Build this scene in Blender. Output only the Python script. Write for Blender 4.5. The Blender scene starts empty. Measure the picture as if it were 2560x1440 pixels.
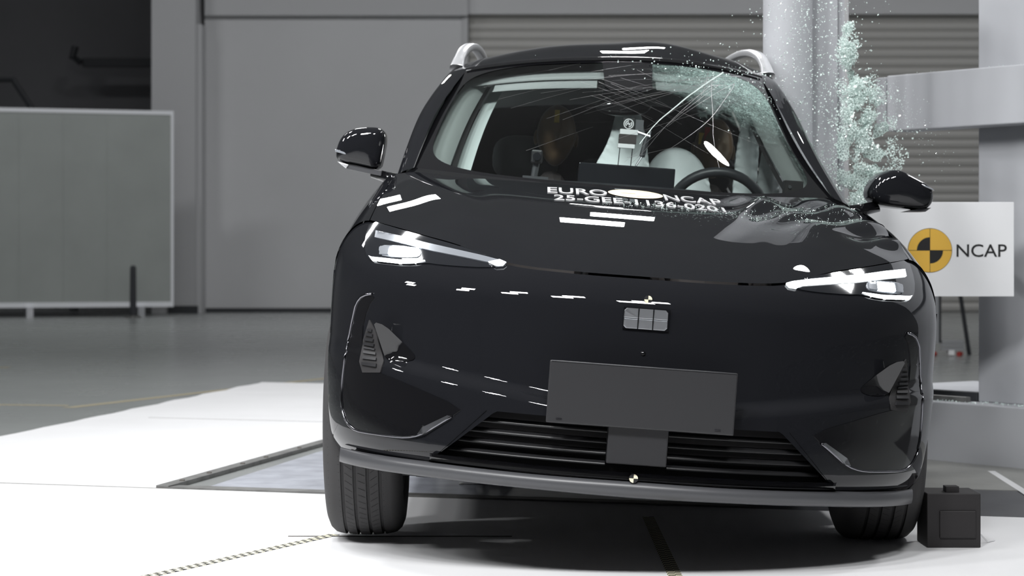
import bpy, bmesh, math, random
from mathutils import Vector, Matrix, noise
from mathutils.geometry import delaunay_2d_cdt
random.seed(7)
sc = bpy.context.scene
COL = sc.collection
PI = math.pi

# ------------------------------------------------------------------ camera, world, lamps, exposure
cam_d = bpy.data.cameras.new('camera'); cam = bpy.data.objects.new('camera', cam_d); COL.objects.link(cam)
cam.location = (0, 0, .91); cam.rotation_euler = (PI / 2, 0, 0)
cam_d.sensor_width = 36.0; cam_d.lens = 36.0 * 5500 / 2560; cam_d.shift_y = -80 / 2560
cam_d.clip_start = .1; cam_d.clip_end = 200
cam_d.dof.use_dof = True; cam_d.dof.focus_distance = 6.5; cam_d.dof.aperture_fstop = 5.6
sc.camera = cam
world = bpy.data.worlds.new('world'); sc.world = world; world.use_nodes = True
world.node_tree.nodes['Background'].inputs[0].default_value = (.30, .32, .36, 1)
world.node_tree.nodes['Background'].inputs[1].default_value = .02
sc.view_settings.view_transform = 'Standard'; sc.view_settings.look = 'None'
sc.view_settings.gamma = 1; sc.view_settings.use_curve_mapping = False
sc.view_settings.exposure = 0.0

def lamp(name, loc, size, power, rot=(0, 0, 0), spread=180, color=(1, .985, .97)):
    d = bpy.data.lights.new(name, 'AREA'); d.shape = 'RECTANGLE'; d.size, d.size_y = size
    d.energy = power; d.spread = math.radians(spread); d.color = color
    o = bpy.data.objects.new(name, d); COL.objects.link(o); o.location = loc; o.rotation_euler = rot
    return o
# the bank of high-speed-film lamps around the impact area: pairs of rectangular heads aimed at the car
R_ = math.radians
for loc, (dx, dy), p, rot, spread in [
        ((-1.15, 1.7, 5.6), (.42, .15), 46, (R_(50), 0, 0), 100), ((-3.1, 2.2, 5.6), (.42, .15), 44, (R_(50), 0, R_(-12)), 100), ((.9, 1.5, 5.6), (.42, .15), 36, (R_(50), 0, R_(8)), 100),
        ((-5.4, 3.0, 5.6), (.42, .2), 36, (R_(50), 0, R_(-35)), 100), ((-8.0, 5.6, 5.6), (.3, .5), 30, (R_(50), 0, R_(-70)), 100),
        ((-3.3, 9.0, 6.0), (.3, .9), 45, (0, R_(-32), 0), 130), ((4.9, 9.2, 6.0), (.3, .9), 40, (0, R_(25), 0), 120),
        ((.83, 14.8, 6.0), (.36, 1.5), 32, (R_(-38), 0, 0), 130), ((-1.7, 17.0, 6.0), (-.4, 1.6), 32, (R_(-40), 0, 0), 130)]:
    for k in (0, 1):
        lamp('film_lamp', (loc[0] + dx * k, loc[1] + dy * k, loc[2] + (.55 * k if loc[1] < 6 else 0)), (.74, .5) if loc[1] < 6 else (.62, .42), p, rot, spread, (.99, .995, 1))
spot = lamp('spot_lamp', (2.64, 10.8, 6.0), (.3, .3), 8, (0, 0, 0), 160, (1, 1, 1)); spot.data.shape = 'DISK'
# dimmer hall lights far back and at the sides
for lx in (-9, -3, 3, 9):
    lamp('hall_lamp', (lx, 27, 8.2), (2.4, .6), 122, (R_(28), 0, 0), 170, (.97, .985, 1))
for lx, ly in ((-7, 16), (7.5, 15)):
    lamp('hall_lamp', (lx, ly, 8.4), (2.4, .6), 150, (0, 0, 0), 150, (.98, .99, 1))


# ------------------------------------------------------------------ helpers
def mesh_obj(name, verts, faces, mat, parent=None, smooth_faces=None, loc=None):
    me = bpy.data.meshes.new(name)
    me.from_pydata([tuple(v) for v in verts], [], faces)
    me.validate()
    if smooth_faces is True:
        me.polygons.foreach_set('use_smooth', [True] * len(me.polygons))
    elif smooth_faces:
        me.polygons.foreach_set('use_smooth', [i < smooth_faces for i in range(len(me.polygons))])
    o = bpy.data.objects.new(name, me); COL.objects.link(o)
    if isinstance(mat, (list, tuple)):
        for m in mat: me.materials.append(m)
    elif mat: me.materials.append(mat)
    if parent: o.parent = parent
    if loc: o.location = loc
    return o
def tag(o, label=None, cat=None, group=None, kind=None):
    if label: o['label'] = label
    if cat: o['category'] = cat
    if group: o['group'] = group
    if kind: o['kind'] = kind
    return o
def thing(name, label, cat, loc=(0, 0, 0), rot=(0, 0, 0), group=None):
    o = bpy.data.objects.new(name, None); COL.objects.link(o)
    o.empty_display_size = .2; o.location = loc; o.rotation_euler = rot
    return tag(o, label, cat, group)
class MB:
    """collects boxes, tubes and grids; build() links them as one mesh object"""
    def __init__(s): s.v = []; s.f = []
    def box(s, a, b, M=None):
        n = len(s.v)
        for z in (a[2], b[2]):
            for (x, y) in ((a[0], a[1]), (b[0], a[1]), (b[0], b[1]), (a[0], b[1])):
                p = Vector((x, y, z)); s.v.append(M @ p if M else p)
        for q in ((0, 3, 2, 1), (4, 5, 6, 7), (0, 1, 5, 4), (1, 2, 6, 5), (2, 3, 7, 6), (3, 0, 4, 7)):
            s.f.append([n + i for i in q])
        return s
    def prism(s, poly, lo, hi, axis=2):
        """polygon (2D) extruded along axis from lo to hi"""
        n = len(s.v); m = len(poly)
        for h in (lo, hi):
            for (a, b) in poly:
                s.v.append({2: (a, b, h), 1: (a, h, b), 0: (h, a, b)}[axis])
        s.f.append([n + i for i in range(m)][::-1]); s.f.append([n + m + i for i in range(m)])
        for i in range(m):
            j = (i + 1) % m
            s.f.append([n + i, n + j, n + m + j, n + m + i])
        return s
    def tube(s, pts, r, seg=8, closed=False, cap=True):
        n0 = len(s.v); pts = [Vector(p) for p in pts]; N = len(pts)
        for i, p in enumerate(pts):
            a = pts[(i - 1) % N] if (i or closed) else pts[0]; b = pts[(i + 1) % N] if (i < N - 1 or closed) else pts[-1]
            t = (b - a).normalized(); up = Vector((0, 0, 1)) if abs(t.z) < .9 else Vector((0, 1, 0))
            e1 = t.cross(up).normalized(); e2 = t.cross(e1)
            rr = r[i] if isinstance(r, (list, tuple)) else r
            for k in range(seg):
                an = 2 * PI * k / seg
                s.v.append(p + e1 * (rr * math.cos(an)) + e2 * (rr * math.sin(an)))
        for i in range(N if closed else N - 1):
            j = (i + 1) % N
            for k in range(seg):
                k2 = (k + 1) % seg
                s.f.append([n0 + i * seg + k, n0 + i * seg + k2, n0 + j * seg + k2, n0 + j * seg + k])
        if cap and not closed:
            s.f.append([n0 + k for k in range(seg)][::-1]); s.f.append([n0 + (N - 1) * seg + k for k in range(seg)])
        return s
    def grid(s, fn, nu, nv, wrap=False):
        n = len(s.v)
        for j in range(nv + 1):
            for i in range(nu + (0 if wrap else 1)):
                s.v.append(Vector(fn(i / nu, j / nv)))
        w = nu if wrap else nu + 1
        for j in range(nv):
            for i in range(nu):
                i2 = (i + 1) % w
                s.f.append([n + j * w + i, n + j * w + i2, n + (j + 1) * w + i2, n + (j + 1) * w + i])
        return s
    def ellipsoid(s, c, r, nu=24, nv=14, fn=None):
        def g(u, v):
            a = 2 * PI * u; b = PI * (v - .5)
            p = Vector((math.cos(b) * math.cos(a), math.cos(b) * math.sin(a), math.sin(b)))
            if fn: p = fn(p)
            return (c[0] + r[0] * p.x, c[1] + r[1] * p.y, c[2] + r[2] * p.z)
        return s.grid(g, nu, nv, True)
    def build(s, name, mat, parent=None, smooth_faces=None, warp=None, loc=None):
        v = [warp(Vector(p)) for p in s.v] if warp else s.v
        return mesh_obj(name, v, s.f, mat, parent, smooth_faces, loc)
def bevel(o, w=.004, seg=2):
    m = o.modifiers.new('bevel', 'BEVEL'); m.width = w; m.segments = seg; m.limit_method = 'ANGLE'; m.angle_limit = math.radians(35)
    return o
def chaikin(poly, n=2, keep=0.0):
    for _ in range(n):
        q = []
        for i in range(len(poly)):
            a = poly[i]; b = poly[(i + 1) % len(poly)]
            q.append((a[0] * .75 + b[0] * .25, a[1] * .75 + b[1] * .25)); q.append((a[0] * .25 + b[0] * .75, a[1] * .25 + b[1] * .75))
        poly = q
    return poly
def densify(poly, d, closed=True):
    q = []
    n = len(poly)
    for i in range(n if closed else n - 1):
        a = poly[i]; b = poly[(i + 1) % n]
        L = math.hypot(b[0] - a[0], b[1] - a[1]); k = max(1, int(L / d))
        for t in range(k): q.append((a[0] + (b[0] - a[0]) * t / k, a[1] + (b[1] - a[1]) * t / k))
    if not closed: q.append(poly[-1])
    return q
def inside(p, poly):
    c = False; n = len(poly); x, y = p; j = n - 1
    for i in range(n):
        if (poly[i][1] > y) != (poly[j][1] > y) and x < (poly[j][0] - poly[i][0]) * (y - poly[i][1]) / (poly[j][1] - poly[i][1]) + poly[i][0]:
            c = not c
        j = i
    return c
def triangulate(outline, holes=(), step=.02):
    """constrained triangulation of an outline with holes, with a grid of inner points"""
    loops = [outline] + list(holes); pts = []; edges = []
    for lp in loops:
        n = len(pts); pts += [Vector(p) for p in lp]
        edges += [(n + i, n + (i + 1) % len(lp)) for i in range(len(lp))]
    nb = len(pts)
    xs = [p[0] for p in outline]; ys = [p[1] for p in outline]
    x = min(xs) + step * .5
    while x < max(xs):
        y = min(ys) + step * .5
        while y < max(ys):
            if inside((x, y), outline) and not any(inside((x, y), h) for h in holes):
                if min(min((x - q[0]) ** 2 + (y - q[1]) ** 2 for q in lp) for lp in loops) > (step * .35) ** 2:
                    pts.append(Vector((x, y)))
            y += step
        x += step
    v, e, f, ov, oe, of = delaunay_2d_cdt(pts, edges, [], 0, 1e-6)
    fs = []
    for t in f:
        cx = sum(v[i].x for i in t) / len(t); cy = sum(v[i].y for i in t) / len(t)
        if inside((cx, cy), outline) and not any(inside((cx, cy), h) for h in holes): fs.append(list(t))
    return [tuple(p) for p in v], fs
def patch(name, outline, fn, mat, parent=None, holes=(), step=.02, depth=.006, rise=.0, warp=None, edge_d=.012, flip=False):
    """a skin over the outline (2D) put into space by fn(a, b, rise); rim goes back by depth"""
    outline = densify(outline, edge_d); holes = [densify(h, edge_d) for h in holes]
    v2, fs = triangulate(outline, holes, step)
    top = [Vector(fn(a, b, rise)) for (a, b) in v2]
    area = 0
    # face the outside: fn(.., rise+1) is the outward side
    t = fs[0]; nrm = (top[t[1]] - top[t[0]]).cross(top[t[2]] - top[t[0]])
    out = Vector(fn(*v2[t[0]], rise + .01)) - top[t[0]]
    if nrm.dot(out) < 0: fs = [f[::-1] for f in fs]
    ntop = len(fs)
    verts = list(top)
    cnt = {}
    for f in fs:
        for i in range(len(f)):
            a, b = f[i], f[(i + 1) % len(f)]
            cnt[(a, b)] = 1
    if depth:
        for (a, b) in [k for k in cnt if (k[1], k[0]) not in cnt]:
            n = len(verts)
            verts += [top[a], top[b], Vector(fn(*v2[b], rise - depth)), Vector(fn(*v2[a], rise - depth))]
            fs.append([n + 1, n, n + 3, n + 2])
    if warp: verts = [warp(p) for p in verts]
    return mesh_obj(name, verts, fs, mat, parent, ntop)

# ------------------------------------------------------------------ materials
def mat(name, color, rough=.5, metal=0.0, coat=0.0, spec=.5, emit=None, estr=0.0, ior=None, coat_rough=.03, bump=None, vary=None):
    m = bpy.data.materials.new(name); m.use_nodes = True
    nt = m.node_tree; b = nt.nodes['Principled BSDF']
    b.inputs['Base Color'].default_value = (*color, 1); b.inputs['Roughness'].default_value = rough
    b.inputs['Metallic'].default_value = metal; b.inputs['Coat Weight'].default_value = coat
    b.inputs['Coat Roughness'].default_value = coat_rough; b.inputs['Specular IOR Level'].default_value = spec
    if ior: b.inputs['IOR'].default_value = ior
    if emit: b.inputs['Emission Color'].default_value = (*emit, 1); b.inputs['Emission Strength'].default_value = estr
    tc = None
    if vary or bump: tc = nt.nodes.new('ShaderNodeTexCoord')
    if vary:      # (scale, amount)
        n = nt.nodes.new('ShaderNodeTexNoise'); n.inputs['Scale'].default_value = vary[0]; n.inputs['Detail'].default_value = 5
        nt.links.new(tc.outputs['Object'], n.inputs['Vector'])
        r = nt.nodes.new('ShaderNodeMapRange'); r.inputs['From Min'].default_value = .3; r.inputs['From Max'].default_value = .7
        r.inputs['To Min'].default_value = 1 - vary[1]; r.inputs['To Max'].default_value = 1 + vary[1]
        nt.links.new(n.outputs['Fac'], r.inputs['Value'])
        mx = nt.nodes.new('ShaderNodeMix'); mx.data_type = 'RGBA'; mx.blend_type = 'MULTIPLY'; mx.inputs['Factor'].default_value = 1
        mx.inputs[6].default_value = (*color, 1)
        nt.links.new(r.outputs['Result'], mx.inputs[7]); nt.links.new(mx.outputs[2], b.inputs['Base Color'])
    if bump:      # (scale, strength, distance)
        n = nt.nodes.new('ShaderNodeTexNoise'); n.inputs['Scale'].default_value = bump[0]; n.inputs['Detail'].default_value = 4
        nt.links.new(tc.outputs['Object'], n.inputs['Vector'])
        bp = nt.nodes.new('ShaderNodeBump'); bp.inputs['Strength'].default_value = bump[1]; bp.inputs['Distance'].default_value = bump[2]
        nt.links.new(n.outputs['Fac'], bp.inputs['Height']); nt.links.new(bp.outputs['Normal'], b.inputs['Normal'])
    return m
M = {}
M['paint'] = mat('black_paint', (.0100, .0105, .0125), .6, 0, 1.0, .0, coat_rough=.01)
M['gloss'] = mat('gloss_black', (.006, .006, .007), .06, 0, .6)
M['plastic'] = mat('black_plastic', (.018, .018, .02), .42, bump=(900, .15, .0004))
M['satin'] = mat('satin_grey_plastic', (.062, .063, .068), .36)
M['plate'] = mat('plate_plastic', (.02, .02, .022), .45)
M['dark'] = mat('dark_underbody', (.018, .017, .018), .8)
M['chrome'] = mat('brushed_chrome', (.62, .63, .66), .22, 1.0)
M['darkchrome'] = mat('dark_chrome', (.22, .22, .24), .15, 1.0)
M['alu'] = mat('aluminium', (.72, .73, .76), .34, 1.0)
M['rail'] = mat('silver_rail', (.72, .73, .75), .3, .55)
M['rubber'] = mat('tyre_rubber', (.042, .041, .042), .72, bump=(220, .3, .001))
M['wellgrey'] = mat('wheel_alloy', (.35, .36, .38), .3, .9)
M['screen'] = mat('display_glass', (.012, .013, .016), .12)
M['dash'] = mat('dashboard_vinyl', (.032, .033, .038), .55, bump=(400, .3, .0006))
M['steer'] = mat('steering_leather', (.030, .032, .036), .42)
M['seat'] = mat('seat_cloth', (.045, .045, .05), .8)
M['trim'] = mat('pale_pillar_trim', (.34, .37, .36), .75)
M['headliner'] = mat('grey_headliner', (.40, .42, .42), .9)
M['bag'] = mat('airbag_cloth', (.82, .88, .88), .85, bump=(45, .35, .006))
M['skin'] = mat('dummy_vinyl', (.22, .145, .08), .30, vary=(9, .15))
M['suit'] = mat('dummy_suit', (.06, .05, .05), .85)
M['yellow'] = mat('yellow_sticker', (.78, .55, .08), .6)
M['red'] = mat('red_chalk', (.45, .05, .04), .8)
M['white'] = mat('white_print', (.85, .85, .86), .5)
M['black'] = mat('black_print', (.012, .012, .013), .5)
M['gold'] = mat('gold_print', (.82, .49, .075), .45)
M['overlitgold'] = mat('overlit_gold_print', (.90, .74, .46), .45)  # the bonnet disc's gold, lightened in colour to look overexposed
M['cream'] = mat('cream_print', (.88, .80, .58), .5)
M['lampglass'] = mat('lamp_dark', (.012, .013, .016), .05, 0, 1.0)
M['led'] = mat('led_light', (.9, .95, 1), .3, emit=(.86, .94, 1), estr=9.0)
M['led_dim'] = mat('light_guide', (.30, .32, .35), .18, .3, 1.0)
M['drl'] = mat('running_light', (.9, .95, 1), .3, emit=(.92, .97, 1), estr=3.2)
M['wallgrey'] = mat('wall_paint', (.60, .60, .61), .85, vary=(.5, .04))
M['wallgrey2'] = mat('wall_paint_band', (.53, .53, .54), .85)
M['shadewall'] = mat('shade_painted_wall', (.19, .19, .20), .9, vary=(.6, .08))  # darkness of the unlit bay is put into this grey
M['darksteel'] = mat('dark_steel', (.035, .037, .042), .6)
M['ceil'] = mat('ceiling_paint', (.55, .55, .56), .9)
M['shutter'] = mat('shutter_slat', (.47, .46, .44), .5, .12)
M['panel'] = mat('insulated_panel', (.34, .36, .345), .6, vary=(1.5, .05))
M['barrier'] = mat('barrier_paint', (.45, .46, .485), .6, vary=(2.2, .04))
M['barrier2'] = mat('barrier_steel', (.44, .45, .475), .6, .0, vary=(3, .06))
M['edgewhite'] = mat('bright_edge_profile', (.86, .87, .9), .4)
M['pillar'] = mat('pillar_paint', (.50, .50, .51), .85)
M['slat'] = mat('grille_slat', (.012, .012, .013), .34)
M['doortrim'] = mat('pale_door_trim', (.58, .64, .63), .8)
M['cut'] = mat('tread_cut_black', (.002, .002, .002), .9)
M['sign'] = mat('sign_board', (.92, .925, .94), .35, coat=.3)
M['box'] = mat('matt_black_box', (.016, .014, .015), .6)
M['dirtysteel'] = mat('worn_steel', (.17, .17, .165), .38, .3, vary=(14, .3))
M['pitglass'] = mat('pit_glass', (.48, .50, .56), .25, vary=(7, .18))
M['ply'] = mat('white_floor_plate', (.86, .86, .87), .42, vary=(1.8, .03))
M['joint'] = mat('floor_joint', (.10, .09, .08), .8)
M['guide'] = mat('guide_plate', (.33, .33, .31), .35, .1, vary=(5, .1))
M['channel'] = mat('rail_channel', (.06, .06, .065), .3, .2, vary=(6, .25))
M['yline'] = mat('yellow_floor_line', (.33, .29, .19), .6)

def floor_material():
    m = bpy.data.materials.new('epoxy_floor'); m.use_nodes = True; nt = m.node_tree; b = nt.nodes['Principled BSDF']
    tc = nt.nodes.new('ShaderNodeTexCoord'); n = nt.nodes.new('ShaderNodeTexNoise'); n.inputs['Scale'].default_value = .35; n.inputs['Detail'].default_value = 6
    cr = nt.nodes.new('ShaderNodeValToRGB'); cr.color_ramp.elements[0].color = (.25, .262, .257, 1); cr.color_ramp.elements[1].color = (.33, .345, .34, 1)
    nt.links.new(tc.outputs['Object'], n.inputs['Vector']); nt.links.new(n.outputs['Fac'], cr.inputs['Fac']); nt.links.new(cr.outputs['Color'], b.inputs['Base Color'])
    n2 = nt.nodes.new('ShaderNodeTexNoise'); n2.inputs['Scale'].default_value = 1.3; n2.inputs['Detail'].default_value = 8
    r = nt.nodes.new('ShaderNodeMapRange'); r.inputs['To Min'].default_value = .16; r.inputs['To Max'].default_value = .34
    nt.links.new(tc.outputs['Object'], n2.inputs['Vector']); nt.links.new(n2.outputs['Fac'], r.inputs['Value']); nt.links.new(r.outputs['Result'], b.inputs['Roughness'])
    return m
M['floor'] = floor_material()
def checker_material():
    m = bpy.data.materials.new('checker_tape'); m.use_nodes = True; nt = m.node_tree; b = nt.nodes['Principled BSDF']
    tc = nt.nodes.new('ShaderNodeTexCoord'); c = nt.nodes.new('ShaderNodeTexChecker'); c.inputs['Scale'].default_value = 50
    mp = nt.nodes.new('ShaderNodeMapping'); mp.inputs['Location'].default_value = (.003, .003, .005)
    c.inputs['Color1'].default_value = (.88, .84, .62, 1); c.inputs['Color2'].default_value = (.012, .012, .012, 1)
    nt.links.new(tc.outputs['Object'], mp.inputs['Vector']); nt.links.new(mp.outputs['Vector'], c.inputs['Vector']); nt.links.new(c.outputs['Color'], b.inputs['Base Color'])
    b.inputs['Roughness'].default_value = .5
    return m
M['checker'] = checker_material()
def glass_mix(name, tint, rough=.0, refl=1.0):
    m = bpy.data.materials.new(name); m.use_nodes = True; nt = m.node_tree; nt.nodes.remove(nt.nodes['Principled BSDF'])
    out = nt.nodes['Material Output']
    t = nt.nodes.new('ShaderNodeBsdfTransparent'); t.inputs[0].default_value = (*tint, 1)
    g = nt.nodes.new('ShaderNodeBsdfGlossy'); g.inputs['Roughness'].default_value = rough
    f = nt.nodes.new('ShaderNodeFresnel'); f.inputs['IOR'].default_value = 1.5
    mx = nt.nodes.new('ShaderNodeMixShader')
    nt.links.new(f.outputs[0], mx.inputs[0]); nt.links.new(t.outputs[0], mx.inputs[1]); nt.links.new(g.outputs[0], mx.inputs[2])
    nt.links.new(mx.outputs[0], out.inputs[0])
    return m, nt, mx, out
M['sideglass'] = glass_mix('tinted_side_glass', (.30, .34, .33))[0]
M['lens'] = glass_mix('lamp_lens', (.93, .95, .96))[0]
def windshield_material():
    m, nt, base, out = glass_mix('cracked_windshield_glass', (.88, .93, .915))
    L = nt.links.new
    tc = nt.nodes.new('ShaderNodeTexCoord')
    # crazed zone: fine cells around the struck upper corner, falling off with distance
    def node(t, **k):
        n = nt.nodes.new(t)
        for a, v in k.items(): setattr(n, a, v)
        return n
    def val(op, a, b):
        n = node('ShaderNodeMath', operation=op)
        for i, x in enumerate((a, b)):
            if isinstance(x, (int, float)): n.inputs[i].default_value = x
            else: L(x, n.inputs[i])
        return n.outputs[0]
    vd = node('ShaderNodeVectorMath', operation='DISTANCE'); L(tc.outputs['Object'], vd.inputs[0]); vd.inputs[1].default_value = (.43, 2.12, 1.60)
    nz = node('ShaderNodeTexNoise'); nz.inputs['Scale'].default_value = 7; nz.inputs['Detail'].default_value = 6; nz.inputs['Roughness'].default_value = .65; L(tc.outputs['Object'], nz.inputs['Vector'])
    d = val('ADD', vd.outputs['Value'], val('MULTIPLY', val('SUBTRACT', nz.outputs['Fac'], .5), .55))
    zone = node('ShaderNodeMapRange'); L(d, zone.inputs['Value'])
    for a, x in (('From Min', .50), ('From Max', .10), ('To Min', 0.0), ('To Max', 1.7)): zone.inputs[a].default_value = x
    # the fringe along the struck side
    sx = node('ShaderNodeSeparateXYZ'); L(tc.outputs['Object'], sx.inputs[0])
    side = val('SUBTRACT', val('ADD', sx.outputs['X'], val('MULTIPLY', sx.outputs['Z'], .44)), val('MULTIPLY', nz.outputs['Fac'], .12))
    fr = node('ShaderNodeMapRange'); L(side, fr.inputs['Value'])
    for a, x in (('From Min', 1.07), ('From Max', 1.16), ('To Min', 0.0), ('To Max', .9)): fr.inputs[a].default_value = x
    # along the top edge toward the middle
    tp = val('SUBTRACT', sx.outputs['Z'], val('MULTIPLY', nz.outputs['Fac'], .10))
    tr = node('ShaderNodeMapRange'); L(tp, tr.inputs['Value'])
    for a, x in (('From Min', 1.515), ('From Max', 1.60), ('To Min', 0.0), ('To Max', .5)): tr.inputs[a].default_value = x
    xr = node('ShaderNodeMapRange'); L(sx.outputs['X'], xr.inputs['Value'])
    for a, x in (('From Min', -.15), ('From Max', .25), ('To Min', 0.0), ('To Max', 1.0)): xr.inputs[a].default_value = x
    top = val('MULTIPLY', tr.outputs['Result'], xr.outputs['Result'])
    mask = val('MAXIMUM', val('MAXIMUM', zone.outputs['Result'], fr.outputs['Result']), top)
    vor = node('ShaderNodeTexVoronoi', feature='DISTANCE_TO_EDGE'); vor.inputs['Scale'].default_value = 95; L(tc.outputs['Object'], vor.inputs['Vector'])
    ed = node('ShaderNodeMapRange'); L(vor.outputs['Distance'], ed.inputs['Value'])
    for a, x in (('From Min', .02), ('From Max', .16), ('To Min', 1.0), ('To Max', .42)): ed.inputs[a].default_value = x
    nf = node('ShaderNodeTexNoise'); nf.inputs['Scale'].default_value = 60; nf.inputs['Detail'].default_value = 8; nf.inputs['Roughness'].default_value = .8; L(tc.outputs['Object'], nf.inputs['Vector'])
    nr = node('ShaderNodeMapRange'); L(nf.outputs['Fac'], nr.inputs['Value'])
    for a, x in (('From Min', .34), ('From Max', .66), ('To Min', .15), ('To Max', 1.1)): nr.inputs[a].default_value = x
    fac = val('MINIMUM', val('MULTIPLY', val('MULTIPLY', mask, ed.outputs['Result']), nr.outputs['Result']), .92)
    df = node('ShaderNodeBsdfDiffuse'); df.inputs[0].default_value = (.36, .50, .46, 1)
    gl = node('ShaderNodeBsdfGlossy'); gl.inputs['Roughness'].default_value = .3; gl.inputs[0].default_value = (.55, .68, .65, 1)
    m1 = node('ShaderNodeMixShader'); m1.inputs[0].default_value = .25; L(df.outputs[0], m1.inputs[1]); L(gl.outputs[0], m1.inputs[2])
    m2 = node('ShaderNodeMixShader'); L(fac, m2.inputs[0]); L(base.outputs[0], m2.inputs[1]); L(m1.outputs[0], m2.inputs[2])
    L(m2.outputs[0], out.inputs[0])
    return m
M['windshield'] = windshield_material()
def shard_material():
    m = bpy.data.materials.new('shattered_green_glass'); m.use_nodes = True; nt = m.node_tree; b = nt.nodes['Principled BSDF']
    b.inputs['Base Color'].default_value = (.84, .97, .93, 1); b.inputs['Roughness'].default_value = .10
    b.inputs['Alpha'].default_value = .88; b.inputs['Coat Weight'].default_value = 1; b.inputs['Specular IOR Level'].default_value = .8
    return m
M['shard'] = shard_material()
def crazed_material():
    m = bpy.data.materials.new('crazed_glass_sheet'); m.use_nodes = True; nt = m.node_tree; b = nt.nodes['Principled BSDF']; L = nt.links.new
    tc = nt.nodes.new('ShaderNodeTexCoord'); v = nt.nodes.new('ShaderNodeTexVoronoi'); v.feature = 'DISTANCE_TO_EDGE'; v.inputs['Scale'].default_value = 110
    L(tc.outputs['Object'], v.inputs['Vector'])
    r = nt.nodes.new('ShaderNodeValToRGB'); r.color_ramp.elements[0].position = .0; r.color_ramp.elements[0].color = (.80, .93, .89, 1)
    r.color_ramp.elements[1].position = .22; r.color_ramp.elements[1].color = (.24, .36, .33, 1)
    L(v.outputs['Distance'], r.inputs['Fac']); L(r.outputs['Color'], b.inputs['Base Color'])
    a = nt.nodes.new('ShaderNodeMapRange'); a.inputs['From Max'].default_value = .25; a.inputs['To Min'].default_value = .95; a.inputs['To Max'].default_value = .45
    L(v.outputs['Distance'], a.inputs['Value']); L(a.outputs['Result'], b.inputs['Alpha'])
    b.inputs['Roughness'].default_value = .15; b.inputs['Coat Weight'].default_value = .7
    return m
M['crazed'] = crazed_material()

# ------------------------------------------------------------------ the hall
def struct(name, mb, m, parent=None):
    o = mb.build(name, m, parent)
    return o if parent else tag(o, kind='structure')
floor = struct('floor', MB().box((-16, -10, -.3), (16, 46, 0)), M['floor'])
struct('ceiling', MB().box((-16, -10, 9.0), (16, 46, 9.3)), M['ceil'])
struct('wall_left', MB().box((-16.3, -10, 0), (-16, 46, 9)), M['wallgrey2'])
struct('wall_right', MB().box((16, -10, 0), (16.3, 46, 9)), M['wallgrey2'])
struct('wall_front', MB().box((-16, -10.3, 0), (16, -10, 9)), M['wallgrey2'])
WB = 35.5
wb = MB()
wb.box((-4.96, WB, 0), (-.71, WB + .3, 9)).box((9.4, WB, 0), (16, WB + .3, 9)).box((-.71, WB, 4.815), (9.4, WB + .3, 9))
wall_back = struct('wall_back', wb, M['wallgrey'])
struct('trim_1', MB().box((-4.94, WB - .14, 4.78), (-.71, WB, 9)), M['wallgrey2'])
struct('trim_2', MB().box((-.80, WB - .03, 0), (-.71, WB + .1, 4.83)), M['wallgrey2'])
pil = MB().box((-5.72, 34.9, 0), (-5.02, 35.8, 9))
pillar = struct('pillar', pil, M['pillar'])
struct('pillar_edge', MB().box((-5.02, 35.0, 0), (-4.94, 35.8, 4.6)), M['wallgrey2'], pillar)
struct('baseboard_back', MB().box((-4.94, WB - .03, 0), (-.8, WB, .07)), M['darksteel'])
struct('baseboard_pillar', MB().box((-5.45, 34.86, 0), (-4.98, 34.9, .12)), M['darksteel'])
struct('wall_shaded_bay', MB().box((-16, 42, 0), (-4.9, 42.3, 9)).box((-4.95, 35.8, 0), (-4.9, 42, 9)), M['shadewall'])  # bay walls with their lack of light painted in as darker grey
# roller shutter in the back wall: every slat a piece of its own
door_1 = tag(MB().box((-.71, WB + .2, 0), (9.4, WB + .24, 4.82)).build('door_1', M['darksteel']), kind='structure')
sl = MB()
prof = [(-.074, .0), (-.06, -.018), (-.02, -.030), (.02, -.028), (.058, -.015), (.073, .0)]
for i in range(len(prof)):
    for x in (-.70, 9.39): sl.v.append((x, WB + .19 + prof[i][1], prof[i][0]))
for i in range(len(prof) - 1): sl.f.append([2 * i, 2 * i + 1, 2 * i + 3, 2 * i + 2])
slat = sl.build('slat', M['shutter'], door_1)
for i in range(33):
    o = slat if i == 0 else slat.copy()
    if i: COL.objects.link(o); o.parent = door_1
    o.location = (0, 0, .08 + i * .147)
# dark steelwork in the unlit bay on the left
fr = thing('steel_frame', 'dark slanting steel frame behind the top of the pale panel', 'frame', (-8.3, 36.6, 0))
MB().tube([(-.6, 0, 3.84), (.0, 0, 3.84), (.62, 0, 2.9), (1.0, 0, 2.3)], .055, 6).build('brace', M['darksteel'], fr)
MB().box((.95, -.06, 0), (1.07, .06, 2.4)).build('post', M['darksteel'], fr)
hb = thing('overhead_beam', 'dark horizontal beam crossing the unlit bay at upper left', 'beam', (-6.7, 40.5, 4.45))
MB().box((-1.2, -.1, -.06), (2.2, .1, .10)).build('flange', M['darksteel'], hb)
MB().tube([(-1.2, -.2, .0), (-1.35, -.2, .1), (-1.3, -.2, .3)], .07, 6).build('bracket', M['darksteel'], hb)

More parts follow.
